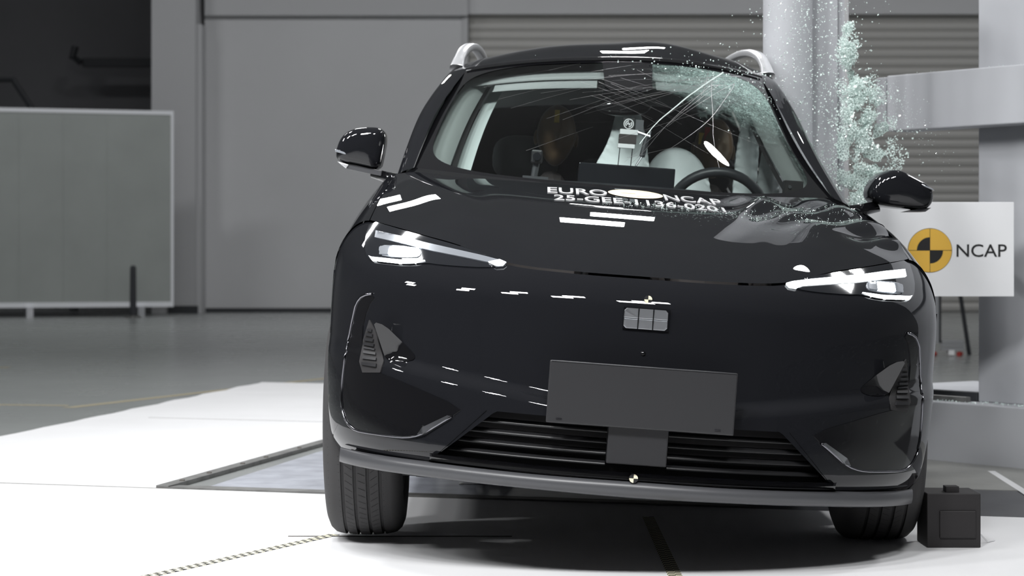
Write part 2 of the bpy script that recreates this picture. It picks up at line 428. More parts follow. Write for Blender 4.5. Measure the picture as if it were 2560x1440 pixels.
# ------------------------------------------------------------------ white steel plates of the impact area, the pit and the tapes
def slab(poly, z0, z1): return MB().prism(poly, z0, z1)
base = thing('floor_plating', 'white painted steel plates laid around the car on the grey floor', 'floor plates', (0, 0, 0))
def j1(x, o=0): return 8.53 - .302 * (x + 1.333) + o
def j2(x, o=0): return 12.06 - .325 * (x + 1.333) + o
def edge(y): return -1.79 - .1624 * (15.74 - y) + .012 * math.sin(y * 9) + .008 * math.sin(y * 23)
le = [(edge(y / 10), y / 10) for y in range(25, 90, 2)]
near = le[:-1] + [(edge(8.95), j1(edge(8.95), -.004)), (2.05, j1(2.05, -.004)), (1.75, 2.5)]
bevel(slab(near, .0005, .008).build('plate', M['ply'], base), .002, 1)
mid = [(edge(8.95), j1(edge(8.95), .006)), (-1.36, j1(-1.36, .006)), (-.62, 12.06 - .325 * .713 - .004)]
mid += [(edge(12.4), j2(edge(12.4), -.004))] + [(edge(y / 10), y / 10) for y in range(122, 90, -2)]
slab(mid, .0005, .008).build('plate', M['ply'], base)
far = [(edge(12.45), j2(edge(12.45), .006)), (1.2, j2(1.2, .006)), (1.2, 14.74), (-1.79, 15.74)] + [(edge(y / 10), y / 10) for y in range(156, 124, -2)]
slab(far, .0005, .008).build('plate', M['ply'], base)
slab([(-1.2, 8.6), (.8, 8.0), (1.4, 10.6), (-.7, 11.2)], .0004, .004).build('pit_cover', M['pitglass'], base)
fm = MB()
fm.prism([(-1.333, 8.535), (.9, j1(.9, .005)), (.9, j1(.9, .075)), (-1.30, j1(-1.30, .085))], .001, .014)
fm.prism([(-1.333, 8.535), (-.60, 11.9), (-.665, 11.9), (-1.385, 8.56)], .001, .018)
fm.build('pit_frame', M['dirtysteel'], base)
jm = MB().prism([(-1.30, j1(-1.30, .10)), (.9, j1(.9, .085)), (.9, j1(.9, .16)), (-1.24, j1(-1.24, .16))], .004, .006)
jm.prism([(edge(9.05), j1(edge(9.05), -.004)), (-1.34, j1(-1.34, -.004)), (-1.34, j1(-1.34, .012)), (edge(9.05), j1(edge(9.05), .012))], .0045, .0085)
jm.prism([(edge(12.5) + .3, j2(edge(12.5) + .3, -.004)), (-.62, j2(-.62, -.004)), (-.62, j2(-.62, .010)), (edge(12.5) + .3, j2(edge(12.5) + .3, .010))], .0045, .0083)
tag(jm.build('joint_seals', M['joint'], base), kind='stuff')
bm_ = MB()
for t in (.06, .15, .27, .36, .5, .66, .8, .93): bm_.box((-1.333 + .733 * t - .03, 8.535 + 3.365 * t - .012, .016), (-1.333 + .733 * t - .012, 8.535 + 3.365 * t + .012, .022))
tag(bm_.build('frame_bolts', M['joint'], base), kind='stuff')
slab([(.9, j1(.9, .02)), (3.6, j1(3.6, .02)), (3.6, j1(3.6, .92)), (.9, j1(.9, .98))], .0005, .003).build('rail_channel', M['channel'], base)
slab([(.9, j1(.9, .98)), (3.6, j1(3.6, .92)), (3.6, 9.6), (.9, 9.9)], .0005, .005).build('guide_plate', M['guide'], base)
MB().prism([(1.93, 8.17), (1.965, 8.16), (2.03, 9.25), (2.0, 9.25)], .005, .0065).build('white_mark', M['white'], base)
MB().box((-.72, 7.07, .008), (.0, 7.082, .0095)).build('seam', M['joint'], base)
def tape(name, label, a, b, w):
    a = Vector((*a, 0)); b = Vector((*b, 0)); L = (b - a).length
    o = MB().box((0, -w / 2, 0), (L, w / 2, .0012)).build(name, M['checker'])
    o.location = (a.x, a.y, .0085); o.rotation_euler = (0, 0, math.atan2(b.y - a.y, b.x - a.x))
    return tag(o, label, 'tape', 'checkered tapes on the plates')
tape('checker_tape', 'slanting black and yellow checkered tape leading to the left front tyre', (-1.30, 5.62), (-.575, 7.12), .04)
tape('checker_tape', 'checkered tape running out from beneath the middle of the front bumper', (.452, 5.2), (.470, 7.6), .04)
yl = thing('floor_marking', 'thin worn yellow lines painted on the grey floor at left', 'floor line', (0, 0, 0))
MB().prism([(-4.0, 13.55), (-2.7, 13.35), (-2.7, 13.42), (-4.0, 13.63)], .0005, .0012).build('line', M['yline'], yl)
MB().prism([(-5.0, 17.8), (-4.1, 17.9), (-4.1, 18.02), (-5.0, 17.95)], .0005, .0012).build('line', M['yline'], yl)
MB().prism([(-2.62, 13.2), (-1.0, 17.2), (1.5, 23.2), (1.42, 23.2), (-1.08, 17.2), (-2.7, 13.2)], .0005, .0012).build('line', M['yline'], yl)

# ------------------------------------------------------------------ panel, post, stand, box
pn = thing('partition_panel', 'tall pale panel with silver edges standing before the unlit bay', 'panel', (-5.14, 33.4, 0), (0, 0, math.radians(18)))
MB().box((-4.4, 0, .19), (-.03, .06, 3.06)).build('sheet', M['panel'], pn)
MB().box((-4.4, -.012, 3.05), (0, .07, 3.11)).build('top_rail', M['edgewhite'], pn)
MB().box((-4.4, -.014, .14), (0, .07, .215)).build('bottom_rail', M['edgewhite'], pn)
MB().box((-.04, -.013, .16), (0, .07, 3.10)).build('side_rail', M['edgewhite'], pn)
for x in (-.55, -2.2, -3.9):
    MB().box((x, -.12, 0), (x + .1, .2, .15)).build('foot', M['alu'], pn)
for x in (-1.0, -1.65, -2.3, -2.95, -3.6):
    MB().box((x - .004, -.004, .215), (x + .004, 0, 3.05)).build('seam', M['panel'], pn)
po = thing('bollard', 'thin dark post standing in front of the pale panel', 'post', (-5.58, 32.4, 0))
MB().tube([(0, 0, .03), (0, 0, .74), (0, 0, .77)], [.05, .045, .03], 10).build('shaft', M['darksteel'], po)
MB().tube([(0, 0, 0), (0, 0, .03)], .12, 12).build('base_plate', M['dirtysteel'], po)

st = thing('camera_stand', 'aluminium profile stand on the floor seen beneath the white sign', 'stand', (3.82, 20.0, 0))
MB().box((-.02, -.05, .12), (.05, .05, 1.4)).build('upright', M['alu'], st)
MB().box((.05, -.04, .12), (.075, .04, 1.4)).build('rail', M['darkchrome'], st)
for z in (.055, .088, .12): MB().box((.08, -.05, z), (.28, .05, z + .024)).build('crossbar', M['alu'], st)
MB().tube([(.19, 0, 1.0), (.40, .3, .0)], .02, 8).build('brace', M['darksteel'], st)
MB().box((.14, -.06, .012), (.19, .06, .055)).build('bracket', M['white'], st)
for x in (-.0, .235):
    MB().tube([(x, -.02, .02), (x + .03, .02, .02)], .022, 10).build('wheel', M['red'], st)

bx = thing('flash_box', 'small black box with a raised face on the plates beside the right front tyre', 'box', (1.366, 6.80, .008))
bevel(MB().box((-.083, 0, 0), (.083, .17, .168)).build('housing', M['box'], bx), .003)
bevel(MB().box((-.045, -.006, .03), (.068, .002, .115)).build('cover', M['box'], bx), .003)
MB().box((-.018, .03, .168), (.022, .08, .186)).build('button', M['box'], bx)
MB().tube([(.082, .1, .03), (.105, .1, .028), (.13, .12, .004), (.16, .16, .003)], .003, 6).build('cord', M['white'], bx)

wb2 = thing('white_bracket', 'white metal bracket with two holes on the floor beneath the car', 'bracket', (-.09, 8.72, .004))
patch('plate', [(-.12, .0), (-.03, .05), (.0, .085), (.05, .07), (.075, .03), (.11, .0)], lambda a, b, rise: Vector((a, -rise, b)), M['white'], wb2, holes=[[(-.045, .015), (-.03, .015), (-.03, .035), (-.045, .03)], [(.0, .02), (.04, .02), (.04, .06), (.0, .065)]], step=.03, depth=.006)
MB().box((-.12, 0, -.003), (.11, .08, .003)).build('foot', M['white'], wb2)

# ------------------------------------------------------------------ impact pole and barrier
BM = Matrix.Translation((2.176, 9.35, 0)) @ Matrix.Rotation(math.atan2(-.797, .603), 4, 'Z')
br = thing('impact_pole_barrier', 'light grey steel pole and barrier block standing at the right of the car', 'barrier')
def bbox(name, a, b, m, bev=.006):
    return bevel(MB().box(a, b, BM).build(name, m, br), bev)
bbox('base_block', (-1.5, 0, 0.0), (2.0, 1.4, .264), M['barrier'])
bbox('upright_block', (-.382, .15, .264), (2.0, 1.3, 2.4), M['barrier'])
bbox('cross_beam', (-.79, 0, 1.475), (2.0, .15, 1.727), M['barrier'])
bbox('beam_end', (-.86, .005, 1.48), (-.80, .14, 1.722), M['barrier'], .004)
bbox('ledge_rail', (-1.2, .08, .264), (-.39, .11, .287), M['dirtysteel'], .003)
bbox('ledge_rail', (-1.2, .15, .264), (-.39, .19, .305), M['darksteel'], .003)
bbox('rear_post', (-1.9, .45, 0), (-1.80, .75, .26), M['barrier'], .004)
bk = MB().prism([(-.20, .13), (.04, .13), (.02, .27), (-.20, .29)], -.06, -.002, 1)
bk.v = [BM @ Vector((x - .60, y, z)) for x, y, z in bk.v]
bevel(bk.build('black_bracket', M['box'], br), .004)
MB().grid(lambda u, v: (1.09 + .097 * math.cos(2 * PI * u), 8.70 + .097 * math.sin(2 * PI * u), 2.4 * v), 48, 1, True).grid(lambda u, v: (1.09 + .097 * v * math.cos(2 * PI * u), 8.70 + .097 * v * math.sin(2 * PI * u), 2.4), 48, 1, True).build('pole', M['barrier2'], br, True)
MB().box((1.17, 8.80, 0), (1.302, 8.98, 2.4)).build('mounting_plate', M['barrier2'], br)
MB().box((1.305, 8.84, 0), (1.336, 8.98, 2.4)).build('mounting_plate', M['barrier'], br)
MB().box((1.39, 9.6, 0), (1.469, 9.8, 2.4)).build('rear_column', M['wallgrey2'], br)

sg = thing('sign_board', 'white sign with a gold and black disc and black lettering on the barrier', 'sign', (1.757, 9.25, .9335))
bevel(MB().box((-.353, 0, -.194), (.354, .02, .2035)).build('board', M['sign'], sg), .002)
def sector(a0, a1, r0, r1, y, n=16):
    mb = MB(); pts = []
    for i in range(n + 1):
        a = math.radians(a0 + (a1 - a0) * i / n); pts.append((r1 * math.cos(a), r1 * math.sin(a)))
    if r0 > 0:
        for i in range(n, -1, -1):
            a = math.radians(a0 + (a1 - a0) * i / n); pts.append((r0 * math.cos(a), r0 * math.sin(a)))
    else: pts.append((0, 0))
    return pts
def printed(name, pts, y0, y1, m, parent): return MB().prism(pts, y0, y1, 1).build(name, m, parent)
disc = printed('disc', sector(0, 360, 0, .0935, 0, 64)[:-1], -.0012, -.0002, M['black'], sg)
for q in range(4):
    a = 90 * q
    g = .0011
    ox, oz = g * math.copysign(1, math.cos(math.radians(a + 45))), g * math.copysign(1, math.sin(math.radians(a + 45)))
    r0 = .054 if q in (1, 3) else 0
    printed('quarter', [(x + ox, z + oz) for x, z in sector(a, a + 90, r0, .0905, 0)], -.0022, -.0010, M['gold'], disc)
def text_mesh(body, size, width=None, extrude=.0006, bold=0.0):
    cu = bpy.data.curves.new('lettering', 'FONT'); cu.body = body; cu.size = size; cu.extrude = extrude; cu.offset = bold
    cu.resolution_u = 4
    ob = bpy.data.objects.new('lettering', cu); COL.objects.link(ob)
    dg = bpy.context.evaluated_depsgraph_get(); me = bpy.data.meshes.new_from_object(ob.evaluated_get(dg))
    bpy.data.objects.remove(ob); bpy.data.curves.remove(cu)
    if width:
        xs = [v.co.x for v in me.vertices]; x0, x1 = min(xs), max(xs)
        for v in me.vertices: v.co.x = (v.co.x - x0) * width / (x1 - x0)
    return me
me = text_mesh('NCAP', .0755, .211, bold=.0004)
for v in me.vertices: v.co = Vector((v.co.x + .112, -.0012 - v.co.z, v.co.y - .0265))
me.materials.clear(); me.materials.append(M['black'])
lt = bpy.data.objects.new('lettering', me); COL.objects.link(lt); lt.parent = sg
for x, q in ((-.2, .86), (.27, .36)): MB().box((x, .02, -.02), (x + .03, q, .02)).build('bracket', M['darksteel'], sg)

# ------------------------------------------------------------------ the car
# ---- car surface functions (car-local metres: x to image right, y back from the nose, z up)
def smooth(t):
    t = 0.0 if t < 0 else 1.0 if t > 1 else t
    return t * t * (3 - 2 * t)
def curve(pts):
    xs = [p[0] for p in pts]; ys = [p[1] for p in pts]; n = len(xs)
    m = []
    for i in range(n):
        a = max(i - 1, 0); b = min(i + 1, n - 1)
        m.append((ys[b] - ys[a]) / (xs[b] - xs[a]))
    def f(x):
        if x <= xs[0]: return ys[0] + m[0] * (x - xs[0])
        if x >= xs[-1]: return ys[-1] + m[-1] * (x - xs[-1])
        i = 0
        while x > xs[i + 1]: i += 1
        h = xs[i + 1] - xs[i]; t = (x - xs[i]) / h
        return ((2*t**3 - 3*t**2 + 1) * ys[i] + (t**3 - 2*t**2 + t) * h * m[i]
                + (-2*t**3 + 3*t**2) * ys[i + 1] + (t**3 - t**2) * h * m[i + 1])
    return f
half_width = curve([(.20, .850), (.25, .872), (.32, .900), (.47, .920), (.60, .927), (.75, .930), (.88, .925), (.935, .910),
                    (.99, .888), (1.05, .863), (1.10, .838)])
profile = curve([(.18, .16), (.24, .055), (.28, .016), (.31, .002), (.38, .004), (.46, .011), (.55, .017), (.66, .022), (.74, .026), (.80, .031)])
def plan(t):
    t = min(abs(t), 1.0)
    return 1 - (1 - t ** 2.3) ** (1 / 1.6)
def fascia(x, z):
    y = profile(min(z, .80))
    if z > .752:
        d = z - .752
        y += 6.3 * d * d if d < .098 else 6.3 * .098 * .098 + 1.24 * (d - .098)
    ax = abs(x)
    zl = .462 + .13 * max(ax - .2, 0)
    y += .040 * smooth((z - zl) / .05)
    return y + .60 * plan(ax / half_width(z))

car = thing('car', 'black suv with lit headlamps leaning against the impact pole, roof dented', 'car', (.321, 6.1, 0), (0, .073, 0))
def sstep(a, b, x): return smooth((x - a) / (b - a))
def crush(p):
    """how the struck side has moved: cabin pushed inward and up, doors wrapped on the pole"""
    x, y, z = p
    w = sstep(-.25, .72, x) * sstep(.93, 1.42, z) * sstep(.75, 1.5, y)
    nx = x - .115 * w; nz = z + .058 * w * sstep(1.5, 2.3, y)
    lim = .988 - .321 - .073 * z - .012 + 2.4 * (y - 2.6) ** 2
    if nx > .25 and nx > lim - .1:
        k = .06; h = max(k - abs(nx - lim), 0) / k
        nx = min(nx, lim) - h * h * k / 4
    return Vector((nx, y, nz))
hood_edge = curve([(0, .850), (.225, .8515), (.40, .8625), (.55, .9040), (.65, .9240), (.747, .9440), (.83, .9600)])
def part(mb, name, m, parent=car, sm=True): return mb.build(name, m, parent, sm, crush)

# --- front bumper skin: everything painted between the bonnet seam and the grille
GRX = curve([(.30, .566), (.437, .427)])          # half width of the grille opening at a height
def lower_edge(ax):
    if ax < .40: return .447
    if ax < .585: return .447 - (ax - .40) / .185 * .165
    return .282 - .03 * sstep(.585, .86, ax)
def skin(u, v):
    s = 2 * u - 1; t = math.copysign(1 - (1 - abs(s)) ** 1.7, s)
    w = .92
    ax = abs(t) * w
    k = min(max((ax - .83) / .09, 0), 1); xt = ax
    zt = hood_edge(min(ax, .83)) - .004
    if k > 0: zt = .80 + (zt - .80) * math.cos(math.asin(k)); xt = .83 + .10 * k
    zb = lower_edge(ax)
    z = zb + (zt - zb) * v
    xl = ax + k * (half_width(z) - .92)
    x = min(xl + (xt - xl) * v ** 3, half_width(z))
    x = math.copysign(x, t)
    return (x, fascia(x, z), z)
part(MB().grid(skin, 220, 90), 'front_bumper', M['paint'])
def onF(a, b, rise): # rise = outward
    e = .004
    fx = (fascia(a + e, b) - fascia(a - e, b)) / (2 * e); fz = (fascia(a, b + e) - fascia(a, b - e)) / (2 * e)
    fx = max(-3, min(3, fx))
    n = Vector((fx, -1, fz)).normalized()
    return Vector((a, fascia(a, b), b)) + n * rise
def both(fn):
    for sx in (-1, 1): fn(sx)
def mir(poly, sx): return [(-sx * x, z) for x, z in poly]   # polygons below are given for the image-left side (x negative)

# --- bonnet
def zc(y):
    t = min(max((y - .03) / 1.12, -.1), 1.3)
    return .851 + .165 * (y - .03) + .098 * (1 - max(1 - t, 0) ** 3)
def H0(x, y):
    ax = abs(x)
    z = zc(y) - .030 * (ax / .8) ** 2 - .042 * (ax / .83) ** 7 * (1 - .55 * sstep(.5, 1.3, y))
    xr = .36 + .28 * y
    z += .012 * math.exp(-((ax - xr) / .085) ** 2) * sstep(.15, .5, y)
    return z
def hood_pt(s, t):
    xe = s * .83; ze = hood_edge(abs(xe)); ye = fascia(xe, ze)
    yr = 1.13 + .24 * s * s
    x = xe * (1 - t) + s * .80 * t; y = ye + (yr - ye) * t
    z = H0(x, y) + (ze + .003 - H0(xe, ye)) * (1 - t) ** 3
    return x, y, z
def wrinkle(x, y):
    """creases the blow has pushed into the rear corner of the bonnet"""
    m = sstep(.20, .48, x) * sstep(.55, .85, y)
    q = x * .75 - y * .55
    z = .010 * math.sin(q * 46) * math.exp(-((y - .95) / .25) ** 2) + .008 * math.sin(x * 19 + 6 * y)
    z += .016 * math.exp(-((x - .33 - .35 * (y - .8)) / .035) ** 2)
    return z * m
def hood(u, v):
    x, y, z = hood_pt(2 * u - 1, v)
    return (x, y, z + wrinkle(x, y))
hoodo = part(MB().grid(hood, 150, 90), 'hood', M['paint'])
def hz(x, y):
    """height of the bonnet at a plan position"""
    lo, hi = 0.0, 1.0
    for _ in range(24):
        t = (lo + hi) / 2
        s = x / (.83 * (1 - t) + .80 * t)
        if hood_pt(s, t)[1] < y: lo = t
        else: hi = t
    return hood_pt(x / (.83 * (1 - t) + .80 * t), t)[2] + wrinkle(x, y)
# --- upper fender: from the lamp corner to the foot of the windscreen pillar
SW = .93
def fender(u, v, sx):
    a = u * PI / 2
    hx, hy, hzz = hood_pt(1, v)
    x = hx + .002 + (SW - hx) * math.sin(a) ** 1.0; z = hzz - .002 - (hzz - .80) * (1 - math.cos(a))
    x0 = .83 + .10 * math.sin(a); z0 = hood_edge(.83) - .004; z0 -= (z0 - .80) * (1 - math.cos(a))
    y = fascia(min(x0, half_width(z0)), z0) + (hy - hood_pt(1, 0)[1]) - .004 * (1 - v)
    x = min(x, half_width(z) + .001) if z > .79 else x
    return (sx * x, y, z)
def side_x(y, z):
    x = half_width(max(z, .2))
    return x - .05 * sstep(3.6, 4.5, y)
def arch(cy, z0, r, a0, a1, n=14):
    return [(cy + r * math.cos(math.radians(a0 + (a1 - a0) * i / n)), z0 + r * math.sin(math.radians(a0 + (a1 - a0) * i / n))) for i in range(n + 1)]
for sx in (-1, 1):
    f = part(MB().grid(lambda u, v: fender(u, v, sx), 24, 40), 'fender', M['paint'])
    low = [(.66, .802), (1.40, .802), (1.40, .30)] + arch(.97, .36, .385, 0, 150) [0:]
    low = [(1.40, .30), (1.40, .802), (.66, .802)] + arch(.97, .36, .385, 143, -9)
    onS = lambda a, b, rise, sx=sx: Vector((sx * (side_x(a, b) + rise), a, b))
    patch('fender_panel', low, onS, M['paint'], f, step=.05, depth=.01, warp=crush)
    up = [(1.405, .802), (1.405, 1.095)]
    door = [(1.41, .32), (1.41, 1.098), (2.50, 1.098), (2.50, .32)]
    d1 = patch('front_door', door, onS, M['paint'], car, step=.05, depth=.012, warp=crush)
    rd = [(2.515, .32), (2.515, 1.098), (3.45, 1.098), (3.45, .75)] + arch(3.72, .36, .385, 122, 178)
    d2 = patch('rear_door', rd, onS, M['paint'], car, step=.05, depth=.012, warp=crush)
    for dd, y in ((d1, 2.3), (d2, 3.25)):
        MB().box((sx * (side_x(y, .9) - .003), y - .1, .885), (sx * (side_x(y, .9) + .02), y + .1, .905)).build('handle', M['gloss'], dd, False, crush)
    q = [(3.465, .78), (3.465, 1.098), (4.45, 1.098), (4.45, .35), (4.12, .35)] + arch(3.72, .36, .385, 5, 118)
    patch('rear_quarter', q, onS, M['paint'], car, step=.05, depth=.012, warp=crush)
    patch('sill', [(1.36, .21), (1.36, .315), (3.34, .315), (3.34, .21)], onS, M['plastic'], car, step=.06, depth=.02, rise=-.004, warp=crush)
# --- lower lip of the bumper
def lip(u, v):
    s = 2 * u - 1; x = s * .855; ax = abs(x)
    a = v * PI
    zc_ = .262 - .006 * sstep(.5, .85, ax); hgt = .021 + .002 * (1 - sstep(0, .3, ax))
    z = zc_ + hgt * math.cos(a) * 1.05
    return (x, fascia(x, .30) - .002 + .012 - .030 * math.sin(a) ** .7, z)
part(MB().grid(lip, 120, 12), 'front_lip', M['satin'])
def lipfin(u, v):
    s = 2 * u - 1; x = s * .86
    return (x, fascia(x, .30) + .012 + .25 * v, .241 - .015 * v)
part(MB().grid(lipfin, 60, 3), 'under_tray', M['dark'])
# --- grille: recessed box, slats, posts
gr_out = [(-.427, .447), (.427, .447), (.575, .290), (-.575, .290)]
gb = MB()
def gback(u, v):
    z = .290 + .157 * v; w = .585 - .155 * v
    x = (2 * u - 1) * w
    return (x, fascia(x, .30) + .085, z)
grille = part(gb.grid(gback, 40, 6), 'grille', M['dark'])
rim = MB()
def groof(u, v):
    x = (2 * u - 1) * .43
    return (x, fascia(x, .447) + .09 * v, .447)
rim.grid(groof, 40, 2)
def gfloor(u, v):
    x = (2 * u - 1) * .58
    return (x, fascia(x, .29) - .014 + .10 * v, .289 - .002 * v)
rim.grid(gfloor, 40, 2)
for sx in (-1, 1):
    rim.grid(lambda u, v: (sx * (.575 - .148 * u), fascia(.575 - .148 * u, .29 + .157 * u) - .003 + .09 * v, .29 + .157 * u), 6, 2)
rim.build('grille_surround', M['plastic'], grille, True, crush)
for k, z in enumerate((.418, .388, .357, .327)):
    w = .575 - (z - .29) / .157 * .148 - .012
    for (xa, xb) in ((-w, -.086), (.086, w)):
        def bar(u, v, xa=xa, xb=xb, z=z):
            x = xa + (xb - xa) * u; a = 2 * PI * v
            return (x, fascia(x, .32) + .046 + .016 * math.cos(a), z + .0065 * math.sin(a) + .004 * math.cos(a))
        MB().grid(bar, 24, 10).build('slat', M['slat'], grille, True, crush)
def band(u, v):
    x = (2 * u - 1) * .578
    return (x, fascia(x, .30) - .012 + .012 * math.cos(v * PI * .9), .291 + .020 * math.sin(v * PI * .5))
MB().grid(band, 60, 6).build('lower_bar', M['gloss'], grille, True, crush)
bevel(MB().box((-.085, fascia(0, .37) - .004, .330), (.083, fascia(0, .37) + .03, .447)).build('radar_cover', M['plastic'], car, False), .004)
# --- number plate holder
pl = MB().box((-.2605, -.022, .4325), (.2605, -.010, .606)).build('number_plate_holder', M['plate'], car, False)
bevel(pl, .004)
for x in (-.225, .215):
    MB().box((x - .008, -.0245, .444), (x + .008, -.0215, .4475)).build('clip', M['darkchrome'], pl, False)
MB().tube([(-.256, -.0225, .6045), (.256, -.0225, .6045)], .0017, 6).build('top_rib', M['satin'], pl, True)
MB().box((-.2, -.012, .47), (.2, .05, .58)).build('mount', M['plastic'], pl, False)
# --- badge of six tiles, parking sensor, target stickers
bd = thing('badge', None, None); bd.parent = car
bd.location = (0, 0, 0)
yb = fascia(0, .735) - .010
for r_ in range(2):
    for c_ in range(3):
        x0 = -.0615 + c_ * .0418; z0 = .7065 + r_ * .0293
        cut = .007
        pts = [(x0, z0), (x0 + .0395, z0), (x0 + .0395, z0 + .0275), (x0, z0 + .0275)]
        corner = {(0, 0): 0, (0, 2): 1, (1, 2): 2, (1, 0): 3}.get((r_, c_))
        if corner is not None:
            p = pts[corner]; a = pts[corner - 1]; b = pts[(corner + 1) % 4]
            f1 = (p[0] + (a[0] - p[0]) / max(abs(a[0] - p[0]) + abs(a[1] - p[1]), 1e-6) * cut, p[1] + (a[1] - p[1]) / max(abs(a[0] - p[0]) + abs(a[1] - p[1]), 1e-6) * cut)
            f2 = (p[0] + (b[0] - p[0]) / max(abs(b[0] - p[0]) + abs(b[1] - p[1]), 1e-6) * cut, p[1] + (b[1] - p[1]) / max(abs(b[0] - p[0]) + abs(b[1] - p[1]), 1e-6) * cut)
            pts[corner:corner + 1] = [f1, f2]
        tl = MB(); n = len(pts)
        for (x, z) in pts: tl.v.append((x, yb + .008, z))
        cx, cz = x0 + .01975, z0 + .01375
        for (x, z) in pts: tl.v.append((x, yb + .001, z))
        for (x, z) in pts: tl.v.append((cx + (x - cx) * .93, yb - (.0012 if z > cz else -.0002), cz + (z - cz) * .86))
        for ring in (0, 1):
            for i in range(n): tl.f.append([ring * n + i, ring * n + (i + 1) % n, (ring + 1) * n + (i + 1) % n, (ring + 1) * n + i])
        tl.f.append([2 * n + i for i in range(n)])
        tl.build('tile', M['wellgrey'], bd)
MB().box((-.0635, yb + .004, .7045), (.0655, yb + .014, .766)).build('badge_base', M['gloss'], bd, False)
sen = part(MB().ellipsoid((0, fascia(0, .638) + .002, .638), (.008, .006, .008), 16, 8), 'parking_sensor', M['gloss'])
def target(x, z, r):
    b = thing('target_sticker', None, None); b.parent = car
    y = fascia(x, z) - .0045 - (.014 if z < .4 else 0)
    printed('disc', [(x + px, z + pz) for px, pz in sector(0, 360, 0, r, 0, 24)[:-1]], y, y + .006, M['black'], b)
    for a in (0, 180): printed('quarter', [(x + px, z + pz) for px, pz in sector(a, a + 90, 0, r * .96, 0, 8)], y - .001, y, M['cream'], b)
target(-.006, .2945, .0125)
target(.004, .790, .0115)
# --- lamps
HL = [(-.827, .9600), (-.7459, .9415), (-.6494, .9217), (-.5511, .9020), (-.4671, .8817), (-.4008, .8602), (-.4295, .8467), (-.4982, .8416), (-.5916, .8414), (-.6326, .8444), (-.6984, .8341), (-.799, .8362), (-.8211, .8524), (-.8337, .8999)]
DRL = [(-.800, .9269), (-.7227, .9156), (-.6468, .9016), (-.5615, .8888), (-.4782, .8763), (-.4196, .8657), (-.4004, .8593), (-.4091, .8500), (-.4295, .8475), (-.451, .8565), (-.5237, .8660), (-.6195, .8775), (-.7194, .8942), (-.7997, .9060)]
LED = [(-.781, .884), (-.7193, .888), (-.6571, .882), (-.6481, .865), (-.6647, .8543), (-.7626, .8504), (-.7804, .8649)]
LOW = [(-.8093, .8501), (-.7984, .8473), (-.7002, .8450), (-.6355, .8488), (-.6629, .8395), (-.7108, .8350), (-.7966, .8375)]
INS = [(-.8339, .7185), (-.846, .6479), (-.8551, .5647), (-.8598, .4811), (-.8584, .4212), (-.8456, .3693), (-.8309, .3467), (-.8066, .3393), (-.7303, .3406), (-.6574, .3422), (-.6164, .3513), (-.5883, .37), (-.5223, .4191), (-.4907, .4466), (-.6808, .5037), (-.7681, .5241), (-.7976, .5436), (-.8115, .6283), (-.8001, .7006), (-.775, .7407), (-.8223, .7386)]
TRIM = [(-.7879, .7431), (-.8221, .7363), (-.8339, .7185), (-.846, .6479), (-.8551, .5647), (-.8598, .4811), (-.8584, .4212), (-.8456, .3693), (-.8309, .3467), (-.8066, .3393), (-.7303, .3406), (-.6574, .3422), (-.6164, .3513), (-.5883, .37), (-.5223, .4191)]
FIN = [(-.6134, .3587), (-.6007, .38), (-.5317, .4215), (-.5213, .4203), (-.5717, .3825), (-.5971, .3608)]
VENT = [(-.7887, .6663), (-.7674, .6356), (-.7437, .5777), (-.7338, .551), (-.7404, .5195), (-.795, .5123), (-.8077, .5422), (-.8032, .6056)]
DEF = [(-.7735, .6656), (-.7379, .6575), (-.6921, .6181), (-.6536, .5874), (-.6429, .5736), (-.6513, .5627), (-.6861, .556), (-.7314, .5601), (-.7455, .5948), (-.761, .634)]
